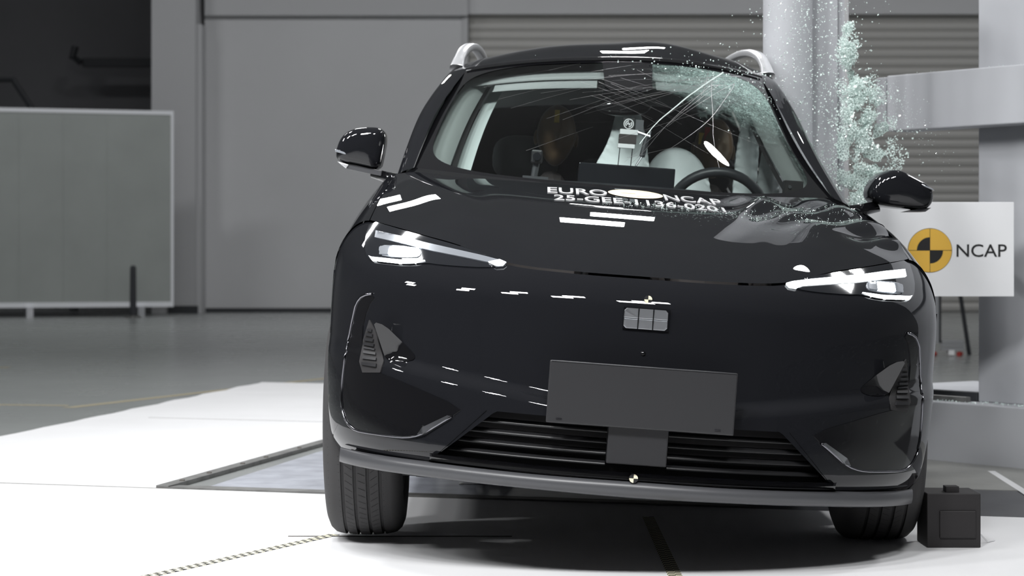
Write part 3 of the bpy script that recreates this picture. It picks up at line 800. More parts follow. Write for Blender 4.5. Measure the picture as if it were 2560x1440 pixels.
for sx in (-1, 1):
    lit = sx > 0
    h = patch('headlight', chaikin(mir(HL, sx), 1), onF, M['lampglass'], car, step=.012, depth=.012, rise=.004, warp=crush)
    patch('daytime_light', mir(DRL, sx), onF, M['drl'] if lit else M['led_dim'], h, step=.012, depth=.006, rise=.0075, warp=crush)
    if not lit: patch('light_tip', mir([(-.451, .8565), (-.4196, .8657), (-.4004, .8593), (-.4091, .8500), (-.4295, .8475)], sx), onF, M['drl'], h, step=.01, depth=.004, rise=.0095, warp=crush)
    patch('light_strip', mir(LOW, sx), onF, M['drl'], h, step=.012, depth=.006, rise=.0075, warp=crush)
    patch('lamp_module', chaikin(mir(LED, sx), 1), onF, M['led_dim'], h, step=.012, depth=.004, rise=.006, warp=crush)
    for k in range(4):
        cx = -.762 + .030 * k; cz = .868 + .0006 * k
        on = k in (1, 2) or (k == 3 and not lit)
        patch('lamp_cell', mir([(cx - .0135, cz - .0125), (cx + .0135, cz - .011), (cx + .0135, cz + .0125), (cx - .0135, cz + .0115)], sx), onF, M['led'] if on else M['led_dim'], h, step=.01, depth=.004, rise=.0095, warp=crush)
    ins = patch('bumper_insert', chaikin(mir(INS, sx), 1), onF, M['gloss'], car, step=.02, depth=.006, rise=.003, warp=crush)
    tp = densify(mir(TRIM, sx), .015, False)
    for _ in range(2): tp = [tp[0]] + [((tp[i - 1][0] + 2 * tp[i][0] + tp[i + 1][0]) / 4, (tp[i - 1][1] + 2 * tp[i][1] + tp[i + 1][1]) / 4) for i in range(1, len(tp) - 1)] + [tp[-1]]
    MB().tube([onF(x, z, .004) for x, z in tp], .0038, 6).build('trim_line', M['darkchrome'], ins, True, crush)
    patch('trim_fin', mir(FIN, sx), onF, M['chrome'], ins, step=.02, depth=.01, rise=.010, warp=crush)
    vn = patch('air_vent', mir(VENT, sx), onF, M['dark'], car, step=.02, depth=.004, rise=.0045, warp=crush)
    for k in range(8):
        z = .535 + .014 * k
        xl = -.797 if z < .61 else -.797 + (z - .61) * .3
        xr = -.752 - (z - .535) * .24
        patch('louvre', mir([(xl, z), (xr, z - .001), (xr, z + .006), (xl, z + .007)], sx), onF, M['plastic'], vn, step=.02, depth=.008, rise=.009, warp=crush)
    y0 = fascia(.66, .60)
    def blade(a, b, rise, y0=y0 + .026):
        y = min(fascia(a, b) - .001, y0 + .10 * (abs(a) - .65) - .26 * (b - .585))
        return Vector((a, y - rise, b))
    patch('vent_blade', chaikin(mir(DEF, sx), 1), blade, M['gloss'], car, step=.012, depth=.03, rise=.002, warp=crush)

# --- windscreen
def wb_(s): return Vector((s * .742, 1.17 + .25 * s * s, 1.130 + .030 * s * s))
def wt_(s): return Vector((s * .612, 2.03 + .13 * s * s, 1.628 - .066 * s * s))
WN = Vector((0, -.48, .88))
def wind(u, v):
    s = 2 * u - 1
    p = wb_(s).lerp(wt_(s), v)
    return p + WN * (.035 * math.sin(PI * v) * (1 - .6 * s * s)) + Vector((s * .012 * math.sin(PI * v), 0, 0))
ws = part(MB().grid(wind, 60, 40), 'windshield', M['windshield'])
def frit(u, v):
    # ring strip around the glass edge
    return None
ring = MB()
def ringpt(k, inner):
    """rounded-corner ring in (u, v)"""
    a = 2 * PI * k
    # superellipse inner border
    n = 7.0
    cx, cy = math.cos(a), math.sin(a)
    r = (abs(cx) ** n + abs(cy) ** n) ** (-1 / n)
    u, v = cx * r, cy * r
    if inner: u, v = u * .955, v * .955 + (-.012)
    return ((u + 1) / 2, (v + 1) / 2)
def ringgrid(u, v):
    o = ringpt(u, False); i = ringpt(u, True)
    # outer ring reaches the true rectangle
    a = 2 * PI * u; m = max(abs(math.cos(a)), abs(math.sin(a)))
    o = ((math.cos(a) / m + 1) / 2, (math.sin(a) / m + 1) / 2)
    uu = o[0] + (i[0] - o[0]) * v; vv = o[1] + (i[1] - o[1]) * v
    return Vector(wind(uu, vv)) + WN * .0015
ring.grid(ringgrid, 240, 2, True).build('black_border', M['gloss'], ws, True, crush)
# sensor housing print at the top centre
def sens(a, b, rise):
    p = wind((a / .62 + 1) / 2, b); return Vector(p) + WN * (.002 + rise)
patch('sensor_area', [(-.10, .985), (.115, .985), (.10, .72), (.08, .69), (-.065, .69), (-.085, .72)], sens, M['gloss'], ws, step=.04, depth=0, warp=crush)
# long cracks running out from the struck corner
cr = MB(); rnd = random.Random(3)
def crack(path, w):
    n = len(cr.v)
    for i, (u, v) in enumerate(path):
        a = path[max(i - 1, 0)]; b = path[min(i + 1, len(path) - 1)]
        dx, dy = (b[0] - a[0]) * 1.4, (b[1] - a[1]); L = math.hypot(dx, dy) or 1
        ww = w * (1 - .75 * i / len(path))
        for sgn in (-1, 1):
            cr.v.append(Vector(wind(u - sgn * dy / L * ww / 1.4, v + sgn * dx / L * ww)) + WN * .002)
        if i: cr.f.append([n + 2 * i - 2, n + 2 * i - 1, n + 2 * i + 1, n + 2 * i])
def line(u0, v0, ang, L, w, wob=.006):
    path = []; u, v = u0, v0; steps = int(L / .012); a = ang
    for i in range(steps):
        path.append((u, v)); a += rnd.uniform(-.022, .022)
        u += .012 * math.cos(a) / 1.4; v += .012 * math.sin(a)
        if not (.03 < u < .97 and .03 < v < .97): break
    if len(path) > 3: crack(path, w)
line(.855, .97, math.radians(233), .85, .0042)
mainc = cr.build('main_crack', M['shard'], ws, False, crush); cr = MB()
for k in range(22):
    line(.86 + rnd.uniform(-.1, .06), .93 + rnd.uniform(-.12, .04), math.radians(rnd.uniform(185, 262)), rnd.uniform(.25, .85), rnd.uniform(.0006, .0015))
for k in range(14):
    line(rnd.uniform(.06, .5), rnd.uniform(.15, .9), math.radians(rnd.uniform(10, 45)), rnd.uniform(.2, .6), .0007)
for k in range(9):
    line(rnd.uniform(.1, .6), rnd.uniform(.5, .95), math.radians(rnd.uniform(-50, -25)), rnd.uniform(.3, .6), .0007)
M['crackline'] = glass_mix('crack_line', (.72, .76, .76), .3)[0]
M['crackline'].node_tree.nodes['Mix Shader'].inputs[0].default_value = .3
ck = cr.build('cracks', M['crackline'], ws, False, crush); tag(ck, kind='stuff')
# dark cowl between bonnet and glass
def cowl(u, v):
    s = 2 * u - 1
    a = Vector(hood_pt(s, .985)); b = wb_(s) + Vector((0, .0, .002)); a.z -= .012
    p = a.lerp(b, v); p.x = s * (.80 + (.742 - .80) * v)
    return p
part(MB().grid(cowl, 40, 4), 'cowl', M['gloss'])

# --- pillars, roof, rails
ST = [((.744, 1.40, 1.160), (.800, 1.43, 1.128), (.79, 1.58, 1.10)),
      ((.694, 1.735, 1.372), (.750, 1.78, 1.372), (.738, 1.92, 1.35)),
      ((.612, 2.160, 1.562), (.672, 2.22, 1.560), (.660, 2.36, 1.52)),
      ((.590, 2.60, 1.640), (.662, 2.62, 1.588), (.668, 2.6, 1.53)),
      ((.570, 3.40, 1.640), (.640, 3.40, 1.590), (.65, 3.4, 1.53)),
      ((.545, 4.02, 1.575), (.620, 4.00, 1.530), (.64, 3.9, 1.48)),
      ((.600, 4.50, 1.120), (.720, 4.44, 1.100), (.76, 4.25, 1.09))]
def cat(P, t):
    n = len(P) - 1; f = t * n; i = min(int(f), n - 1); f -= i
    p0, p1, p2, p3 = P[max(i - 1, 0)], P[i], P[i + 1], P[min(i + 2, n)]
    return .5 * ((2 * p1) + (p2 - p0) * f + (2 * p0 - 5 * p1 + 4 * p2 - p3) * f * f + (3 * p1 - p0 - 3 * p2 + p3) * f ** 3)
def pillar_pt(u, v, sx):
    A, B, C_ = [cat([Vector(s[k]) for s in ST], v) for k in range(3)]
    # rounded section A - B - C
    q = A * (1 - u) ** 2 + (B * 2 - (A + C_) * .5) * (2 * u * (1 - u)) + C_ * u * u
    return Vector((sx * q.x, q.y, q.z))
for sx in (-1, 1):
    part(MB().grid(lambda u, v: pillar_pt(u, v, sx), 12, 110), 'side_frame', M['paint'])
def roof_pt(u, v):
    s = 2 * u - 1
    t = 2 / 6 + v * (3.9 / 6)
    # side edge follows the frame's inner edge
    E = cat([Vector(k[0]) for k in ST], min(t * 6 / 6, 1))
    yf = 2.03 + .13 * s * s
    front = wt_(s); y = yf + (E.y - 2.16) * 1.0
    crown = .066 - .066 * s * s
    z = E.z + crown * (1.0 + .35 * v)
    z += .026 * math.sin(min(v * 3.2, 1) * PI / 2) * (1 - s * s)
    p = Vector((s * E.x, y, z))
    # buckles of the blow
    b = .005 * math.sin(s * 7.5 + y * 5.0) * math.exp(-((y - 2.5) / .35) ** 2) * sstep(-.9, .3, s) * (1 - abs(s) ** 6)
    b += .0 * math.exp(-((s - .28 - .35 * (y - 2.3)) / .10) ** 2) * math.exp(-((y - 2.4) / .3) ** 2)
    p.z += b * sstep(2.06, 2.2, y)
    return p
part(MB().grid(roof_pt, 90, 80), 'roof', M['paint'])
def head(u, v):
    s = 2 * u - 1; p = wt_(s)
    return p + Vector((0, .03 * v - .012, .004 + .012 * math.sin(v * PI * .6)))
part(MB().grid(head, 60, 4), 'roof_front_trim', M['gloss'])
for sx in (-1, 1):
    path = [(.648, 2.27, 1.578), (.642, 2.33, 1.620), (.630, 2.42, 1.662), (.612, 2.56, 1.692), (.595, 2.8, 1.712), (.580, 3.2, 1.722), (.568, 3.6, 1.712), (.560, 3.85, 1.675), (.556, 3.98, 1.625)]
    P = [Vector((sx * a, b, c)) for a, b, c in path]
    pts = [cat(P, i / 60) for i in range(61)]
    rr = []
    mb = MB(); seg = 12
    for i, p in enumerate(pts):
        a = pts[max(i - 1, 0)]; b = pts[min(i + 1, 60)]; t = (b - a).normalized()
        side = Vector((1, 0, 0)); side = (side - t * side.dot(t)).normalized(); up = side.cross(t).normalized()
        if up.z < 0: up = -up
        f = 1.0 if 8 < i < 52 else 1.0 + .35 * (1 - min(i, 60 - i) / 8)
        for k in range(seg):
            an = 2 * PI * k / seg
            ca, sa = math.cos(an), math.sin(an)
            mb.v.append(p + side * (.021 * f * math.copysign(abs(ca) ** .6, ca)) + up * (.015 * f * math.copysign(abs(sa) ** .6, sa)))
    for i in range(60):
        for k in range(seg):
            k2 = (k + 1) % seg; mb.f.append([i * seg + k, i * seg + k2, (i + 1) * seg + k2, (i + 1) * seg + k])
    mb.f.append(list(range(seg))); mb.f.append([60 * seg + k for k in range(seg)])
    part(mb, 'roof_rail', M['rail'])
# side windows (the struck front one is gone), rear wall and window
def side_glass(y0, y1, sx, name):
    def g(u, v):
        y = y0 + (y1 - y0) * u
        tv = v
        ttop = None
        # find frame at this y
        lo, hi = 0.0, 1.0
        for _ in range(20):
            m_ = (lo + hi) / 2
            if cat([Vector(s[2]) for s in ST], m_).y < y: lo = m_
            else: hi = m_
        c = cat([Vector(s[2]) for s in ST], lo)
        a = Vector((.825, y, 1.095)); b = Vector((c.x - .004, y, max(c.z, 1.10)))
        p = a.lerp(b, v); return Vector((sx * (p.x + .015 * math.sin(PI * v)), p.y, p.z))
    return part(MB().grid(g, 24, 8), name, M['sideglass'])
side_glass(1.6, 2.47, -1, 'side_window'); side_glass(2.55, 3.5, -1, 'side_window'); side_glass(3.55, 4.2, -1, 'side_window')
side_glass(2.8, 3.5, 1, 'side_window'); side_glass(3.55, 4.2, 1, 'side_window')
for sx in (-1, 1):
    part(MB().grid(lambda u, v: (sx * (.826 + (.664 - .826) * v), 2.47 + .09 * u, 1.09 + .46 * v), 2, 8), 'door_pillar', M['gloss'], car)
def rear(u, v):
    s = 2 * u - 1
    if v < .5:
        t = v * 2; w = .86 - .02 * t; return (s * w, 4.52 + .05 * (1 - t) - .06 * s * s, .30 + .80 * t)
    t = (v - .5) * 2; return (s * (.62 - .06 * t), 4.50 - .46 * t - .04 * s * s, 1.12 + .48 * t)
part(MB().grid(rear, 24, 24), 'tailgate', M['paint'])
part(MB().grid(lambda u, v: ((2 * u - 1) * (.55 - .06 * v), 4.50 - .42 * v + .02, 1.16 + .36 * v), 12, 6), 'rear_window', M['screen'])
# --- underbody and wheel housings
ub = MB().box((-.66, .35, .22), (.66, 4.4, .40)).box((-.80, 1.42, .24), (.80, 3.30, .40))
ub.build('underbody', M['dark'], car, False, crush)
for sx in (-1, 1):
    for cy in (.97, 3.72):
        fw = MB(); fw.grid(lambda u, v: (sx * (.60 + .29 * v), cy + .40 * math.cos(PI * (1.1 * u - .05)), .36 + .40 * math.sin(PI * (1.1 * u - .05))), 18, 2)
        fw.build('wheel_housing', M['dark'], car, True, crush)
MB().grid(lambda u, v: ((2 * u - 1) * .62, .34, .22 + .62 * v), 2, 2).build('radiator', M['dark'], car, False)
# --- wheels
def tyre_profile():
    """(across, radius) from the outer bead round the tread to the inner bead, with four grooves"""
    R = .358; h = .1225
    p = [(-h + .018, .235), (-h + .004, .255), (-h, .285), (-h + .003, .312), (-h + .012, .334), (-h + .027, .348)]
    gs = [-.060, -.022, .018, .056]
    def crown(x): return R - .010 * (abs(x) / .1) ** 2.4
    x = -.085
    p.append((x, crown(x)))
    for g in gs:
        p += [(g - .0052, crown(g)), (g - .0038, crown(g) - .0075), (g + .0038, crown(g) - .0075), (g + .0052, crown(g))]
    p.append((.085, crown(.085)))
    p += [(-a, r) for a, r in reversed(p[:6])]
    return p
TP = tyre_profile()
def make_wheel(sx, cy, zc_, steer=0.0):
    w = thing('wheel', None, None); w.parent = car
    w.location = (sx * .808, cy, zc_); w.rotation_euler = (0, -.073, steer)
    mb = MB(); N = 96; n = len(TP)
    for i in range(N):
        a = 2 * PI * i / N
        for (x, r) in TP: mb.v.append((x * -sx if sx > 0 else x, r * math.cos(a), r * math.sin(a)))
    for i in range(N):
        j = (i + 1) % N
        for k in range(n - 1):
            q = [i * n + k, i * n + k + 1, j * n + k + 1, j * n + k]
            mb.f.append(q if sx < 0 else q[::-1])
    ty = mb.build('tyre', M['rubber'], w, True)
    try: ty.data.set_sharp_from_angle(angle=math.radians(38))
    except Exception: pass
    sp = MB()      # sipes: thin dark cuts across the tread blocks
    for i in range(84):
        a = 2 * PI * i / 84
        for (xa, xb, sk) in ((-.104, -.069, 0), (-.052, -.030, .045), (.064, .104, 0), (.026, .048, -.045), (-.012, .010, .03)):
            pts = []
            for (x, da) in ((xa, 0), (xb, sk)):
                R = .358 - .010 * (abs(x) / .1) ** 2.4 if abs(x) < .09 else (.3525 - (abs(x) - .09) * .9)
                for d in (-.0030, .0030):
                    A = a + da + d * .55; pts.append((x, (R + .0009) * math.cos(A), (R + .0009) * math.sin(A)))
            k = len(sp.v); sp.v += pts; sp.f.append([k, k + 1, k + 3, k + 2])
    tag(sp.build('tread_cuts', M['cut'], w), kind='stuff')
    rm = MB()
    o = -1 if sx < 0 else 1
    rp = [(.115, .237), (.10, .225), (.03, .205), (-.09, .205), (-.11, .232)]
    for i in range(48):
        a = 2 * PI * i / 48
        for (x, r) in rp: rm.v.append((o * x, r * math.cos(a), r * math.sin(a)))
    m_ = len(rp)
    for i in range(48):
        j = (i + 1) % 48
        for k in range(m_ - 1): rm.f.append([i * m_ + k, i * m_ + k + 1, j * m_ + k + 1, j * m_ + k])
    rim_ = rm.build('rim', M['wellgrey'], w, True)
    for i in range(5):
        a = 2 * PI * i / 5; ca, sa = math.cos(a), math.sin(a)
        s_ = MB()
        for (r, hw) in ((.03, .030), (.12, .026), (.225, .034)):
            for d in (-hw, hw):
                for x in (o * .085, o * .055): s_.v.append((x, r * ca - d * sa, r * sa + d * ca))
        for b in (0, 4): s_.f += [[b, b + 2, b + 6, b + 4], [b + 1, b + 5, b + 7, b + 3], [b, b + 4, b + 5, b + 1], [b + 2, b + 3, b + 7, b + 6]]
        s_.build('spoke', M['wellgrey'], w)
    MB().tube([(o * .04, 0, 0), (o * .095, 0, 0)], .05, 16).build('hub', M['gloss'], w)
    MB().tube([(-o * .02, 0, 0), (o * .01, 0, 0)], .16, 24).build('brake_disc', M['dirtysteel'], w)
    return w
make_wheel(-1, .97, .318, .0); make_wheel(1, .97, .418, .0); make_wheel(-1, 3.72, .300); make_wheel(1, 3.72, .418)
# --- mirrors
def mirror(sx, prof, y0, depth, lampx):
    """prof: front outline in (x, z); the shell bulges forward and ends in a flat glass at the back"""
    mr = thing('door_mirror', None, None); mr.parent = car
    pr = chaikin(prof, 2); n = len(pr)
    cx = sum(p[0] for p in pr) / n; cz = sum(p[1] for p in pr) / n
    mb = MB(); rings = [(1.0, depth), (1.0, depth * .55), (.985, depth * .30), (.93, depth * .13), (.82, .045 * depth), (.62, .012 * depth), (.34, -.002), (.12, -.004)]
    for (k, dy) in rings:
        for (x, z) in pr: mb.v.append((cx + (x - cx) * k, y0 + dy, cz + (z - cz) * k))
    for r in range(len(rings) - 1):
        for i in range(n): mb.f.append([r * n + i, r * n + (i + 1) % n, (r + 1) * n + (i + 1) % n, (r + 1) * n + i])
    mb.f.append([(len(rings) - 1) * n + i for i in range(n)])
    mb.build('mirror_shell', M['paint'], mr, True)
    g = MB()
    for (x, z) in pr: g.v.append((cx + (x - cx) * .95, y0 + depth * .98, cz + (z - cz) * .95))
    g.f.append(list(range(n))); g.build('mirror_glass', M['chrome'], mr)
    return mr, pr
ml = [(-1.036, 1.213), (-1.020, 1.262), (-.985, 1.292), (-.915, 1.305), (-.872, 1.300), (-.860, 1.270), (-.866, 1.20), (-.876, 1.152), (-.95, 1.164), (-1.030, 1.172)]
m1, _ = mirror(-1, ml, 1.63, .15, 0)
def strip(name, poly, y, d, m, parent): return bevel(MB().prism(poly, y, y + d, 1).build(name, m, parent), .002)
strip('indicator', [(-1.034, 1.214), (-1.034, 1.205), (-.995, 1.197), (-.992, 1.203)], 1.632, .03, M['led_dim'], m1)
strip('lower_cover', [(-1.020, 1.170), (-.985, 1.148), (-.868, 1.132), (-.866, 1.152)], 1.66, .09, M['satin'], m1)
strip('corner_lamp', [(-1.026, 1.172), (-.992, 1.149), (-.984, 1.163)], 1.655, .06, M['rail'], m1)
part(MB().tube([(-.90, 1.70, 1.142), (-.85, 1.68, 1.130), (-.80, 1.64, 1.118)], [.018, .020, .026], 10), 'mirror_foot', M['gloss'])
mrp = [(.846, 1.192), (.870, 1.255), (.905, 1.282), (.955, 1.290), (1.010, 1.268), (1.066, 1.242), (1.086, 1.205), (1.078, 1.168), (1.05, 1.152), (.965, 1.152), (.885, 1.158)]
m2, _ = mirror(1, mrp, 1.62, .17, 0)
strip('indicator', [(1.07, 1.228), (1.078, 1.22), (1.03, 1.236), (1.03, 1.242)], 1.625, .03, M['led_dim'], m2)
strip('lower_cover', [(1.03, 1.156), (1.075, 1.162), (1.055, 1.146), (.98, 1.140)], 1.65, .09, M['satin'], m2)
part(MB().tube([(.94, 1.70, 1.150), (.88, 1.68, 1.135), (.82, 1.64, 1.118)], [.018, .020, .026], 10), 'mirror_foot', M['gloss'])
# --- lettering and disc on the bonnet
def decal(name, me, x0, y0, sx_, sy_, m, lift=.0022):
    for v in me.vertices:
        x = x0 + v.co.x * sx_; y = y0 + v.co.y * sy_
        p = crush((x, y, hz(x, y))); p.z += lift + v.co.z
        v.co = p
    me.materials.clear(); me.materials.append(m)
    o = bpy.data.objects.new(name, me); COL.objects.link(o); o.parent = hoodo
    return o
for body, xa, xb, ya, hgt in (('EURO', -.288, -.095, .935, .125), ('NCAP', .092, .279, .935, .125), ('25-GEE-1136-0201', -.268, .275, .800, .100)):
    me = text_mesh(body, 1.0, xb - xa, .0002, .012)
    ys = [v.co.y for v in me.vertices]; y0, y1 = min(ys), max(ys)
    for v in me.vertices: v.co.y = (v.co.y - y0) / (y1 - y0) * hgt; v.co.z = 0
    # cut the letters finely enough to lie on the curved bonnet
    bm = bmesh.new(); bm.from_mesh(me); bmesh.ops.triangulate(bm, faces=bm.faces)
    bm.to_mesh(me); bm.free()
    decal('lettering', me, xa, ya, 1, 1, M['white'])
def hood_disc(r, m, lift, a0=0, a1=360, r0=0):
    pts = sector(a0, a1, r0, r, 0, 40 if a1 - a0 > 180 else 12)
    if a1 - a0 >= 360: pts = pts[:-2]
    me = bpy.data.meshes.new('disc'); me.from_pydata([(x, z, 0) for x, z in pts], [], [list(range(len(pts)))])
    bm = bmesh.new(); bm.from_mesh(me); bmesh.ops.triangulate(bm, faces=bm.faces); bm.to_mesh(me); bm.free()
    return decal('disc' if r > .085 else 'quarter', me, -.001, 1.018, 1, 1, m, lift)
hood_disc(.090, M['overlitgold'], .002)
for a in (90, 270): hood_disc(.050, M['cream'], .0026, a, a + 90)


# ------------------------------------------------------------------ inside the cabin
def inner(mb, name, m, sm=True): return mb.build(name, m, car, sm, crush)
# dashboard
def dash(u, v):
    s = 2 * u - 1; y = 1.22 + .62 * v
    z = 1.108 + .055 * math.sin(min(v * 1.5, 1) * PI / 2) - .02 * s * s - .20 * sstep(.86, 1.0, v)
    return (s * .70, y, z)
inner(MB().grid(dash, 40, 24), 'dashboard', M['dash'])
scr = bevel(MB().box((-.172, 1.74, 1.10), (.172, 1.765, 1.236)).build('centre_display', M['screen'], car, False), .004)
inner(MB().box((.22, 1.80, 1.10), (.46, 1.82, 1.155)), 'cluster_display', M['screen'], False)
# pale trim strips seen along the inside of the glass, headliner and visors
for sx in (-1, 1):
    def trim(u, v, sx=sx):
        p = Vector(wind((sx * (.992 - .13 * u - .02 * v) + 1) / 2, .03 + .95 * v))
        return p + Vector((0, .035 + .10 * u * u, -.028 - .012 * u))
    inner(MB().grid(trim, 10, 30), 'pillar_trim', M['trim'])
    def seal(u, v, sx=sx):
        p = Vector(wind((sx * (.855 - .025 * u) + 1) / 2, .03 + .93 * v))
        return p + Vector((0, .15 + .02 * u, -.05))
    inner(MB().grid(seal, 2, 24), 'door_seal', M['dark'])
def curtain_left(u, v):
    p = Vector(wind(((-1) * (.84 - .075 * u - .012 * v) + 1) / 2, .03 + .90 * v))
    return p + Vector((0, .22 + .05 * math.sin(PI * u), -.06 + .02 * math.sin(PI * u)))
inner(MB().grid(curtain_left, 10, 30), 'door_frame_trim', M['doortrim'])
def hl(u, v):
    s = 2 * u - 1
    if v < .12: 
        p = Vector(wind((s * .97 + 1) / 2, .985 - .11 * v / .12)); return p + Vector((0, .05, -.03))
    t = (v - .12) / .88
    p = Vector(wind((s * .97 + 1) / 2, .875)); q = p + Vector((0, .05, -.03))
    return Vector((q.x, q.y + 2.0 * t, q.z + .10 * math.sin(min(t * 3, 1) * PI / 2) - .05 * t))
inner(MB().grid(hl, 30, 20), 'headliner', M['headliner'])
def visor(xa, xb):
    def g(u, v):
        x = xa + (xb - xa) * u
        p = Vector(wind((x / .66 + 1) / 2, .90 - .085 * v)); return p + Vector((0, .055, -.035 - .008 * math.sin(PI * v)))
    inner(MB().grid(g, 12, 6), 'sun_visor', M['headliner'])
visor(-.52, -.12); visor(.14, .50)
inner(MB().box((-.09, 2.0, 1.50), (.10, 2.10, 1.56)), 'mirror_base', M['gloss'], False)
inner(MB().ellipsoid((.005, 2.02, 1.455), (.12, .02, .035), 20, 10), 'inside_mirror', M['gloss'])
# steering wheel
sw = thing('steering_wheel', None, None); sw.parent = car
sw.location = (.352, 1.99, 1.082); sw.rotation_euler = (math.radians(24), 0, 0)
R_ = .178
MB().tube([(R_ * math.cos(2 * PI * i / 48), 0, R_ * math.sin(2 * PI * i / 48)) for i in range(48)], .0185, 12, True).build('rim', M['steer'], sw, True)
MB().ellipsoid((0, .0, -.02), (.07, .03, .055), 20, 10).build('hub', M['steer'], sw, True)
for a, b in (((-.06, 0, -.02), (-R_, 0, .0)), ((.06, 0, -.02), (R_, 0, .0)), ((0, 0, -.06), (0, 0, -R_))):
    MB().tube([a, b], .017, 8).build('spoke', M['steer'], sw, True)
MB().tube([(0, -.02, 0), (0, -.30, -.06)], .03, 10).build('column', M['dark'], sw)
# seats
def seat(x, y, nm='front_seat'):
    s = thing(nm, None, None); s.parent = car; s.location = (x, y, 0)
    w = .25
    bevel(MB().box((-w, -.50, .42), (w, .08, .58)).build('cushion', M['seat'], s), .05, 3)
    def bk(u, v):
        a = 2 * PI * u; c, d = math.cos(a), math.sin(a)
        ww = w * (1 - .18 * v ** 2)
        return (ww * math.copysign(abs(c) ** .5, c), .06 + .26 * v + .075 * math.copysign(abs(d) ** .7, d), .50 + .68 * v)
    MB().grid(bk, 28, 12, True).build('backrest', M['seat'], s, True)
    MB().ellipsoid((0, .36, 1.28), (.135, .06, .095), 20, 12, lambda p: Vector([math.copysign(abs(t) ** .7, t) for t in p])).build('headrest', M['seat'], s, True)
    for d in (-.06, .06): MB().tube([(d, .34, 1.12), (d, .36, 1.24)], .008, 8).build('headrest_post', M['chrome'], s, True)
seat(-.36, 2.45); seat(.34, 2.45)
inner(MB().box((-.60, 3.25, .45), (.60, 3.75, .62)), 'rear_bench', M['seat'], False)
inner(MB().grid(lambda u, v: ((2 * u - 1) * .60, 3.65 + .25 * v + .03 * math.sin(PI * u * 3) ** 2, .6 + .62 * v), 24, 6), 'rear_backrest', M['seat'])
for x in (-.36, 0, .36): inner(MB().ellipsoid((x, 3.86, 1.27), (.12, .05, .075), 18, 10, lambda p: Vector([math.copysign(abs(t) ** .7, t) for t in p])), 'rear_headrest', M['seat'])
inner(MB().box((-.11, 1.75, .45), (.11, 2.5, .90)), 'centre_console', M['dash'], False)

# airbags
def bag(name, ctrl, depth, y, wr=.004, seed=1):
    """a filled cloth cushion: an outline in (x, z) blown up front and back"""
    o = chaikin(ctrl, 2); v2, fs = triangulate(densify(o, .012), (), .014)
    n = len(v2); vs = []
    rr = random.Random(seed)
    for side in (-1, 1):
        for (x, z) in v2:
            dd = min(math.hypot(x - a, z - b) for a, b in o)
            h = depth * (1 - math.exp(-dd / .035))
            h += wr * noise.noise(Vector((x * 26 + seed, z * 18, side))) * min(1, dd / .02)
            vs.append((x, y + side * h, z))
    F_ = [list(f) for f in fs] + [[i + n for i in f[::-1]] for f in fs]
    ob = mesh_obj(name, vs, F_, M['bag'], car, True)
    bm = bmesh.new(); bm.from_mesh(ob.data); bmesh.ops.remove_doubles(bm, verts=bm.verts, dist=.0006); bmesh.ops.recalc_face_normals(bm, faces=bm.faces); bm.to_mesh(ob.data); bm.free()
    return ob
bag('centre_airbag', [(-.115, 1.16), (-.108, 1.235), (-.055, 1.34), (-.035, 1.47), (-.005, 1.505), (.045, 1.48), (.075, 1.38), (.10, 1.26), (.11, 1.16)], .05, 2.12, seed=2)
bag('centre_airbag_lobe', [(.085, 1.08), (.088, 1.22), (.12, 1.30), (.19, 1.345), (.27, 1.325), (.325, 1.26), (.35, 1.16), (.35, 1.08)], .07, 2.22, seed=5)
bag('side_airbag', [(.425, 1.05), (.425, 1.22), (.43, 1.37), (.445, 1.475), (.49, 1.50), (.51, 1.42), (.515, 1.25), (.50, 1.05)], .05, 2.20, .006, 8)
bag('curtain_airbag', [(.500, 1.06), (.505, 1.25), (.520, 1.40), (.55, 1.455), (.588, 1.43), (.592, 1.30), (.585, 1.16), (.572, 1.06)], .045, 2.10, .005, 11)

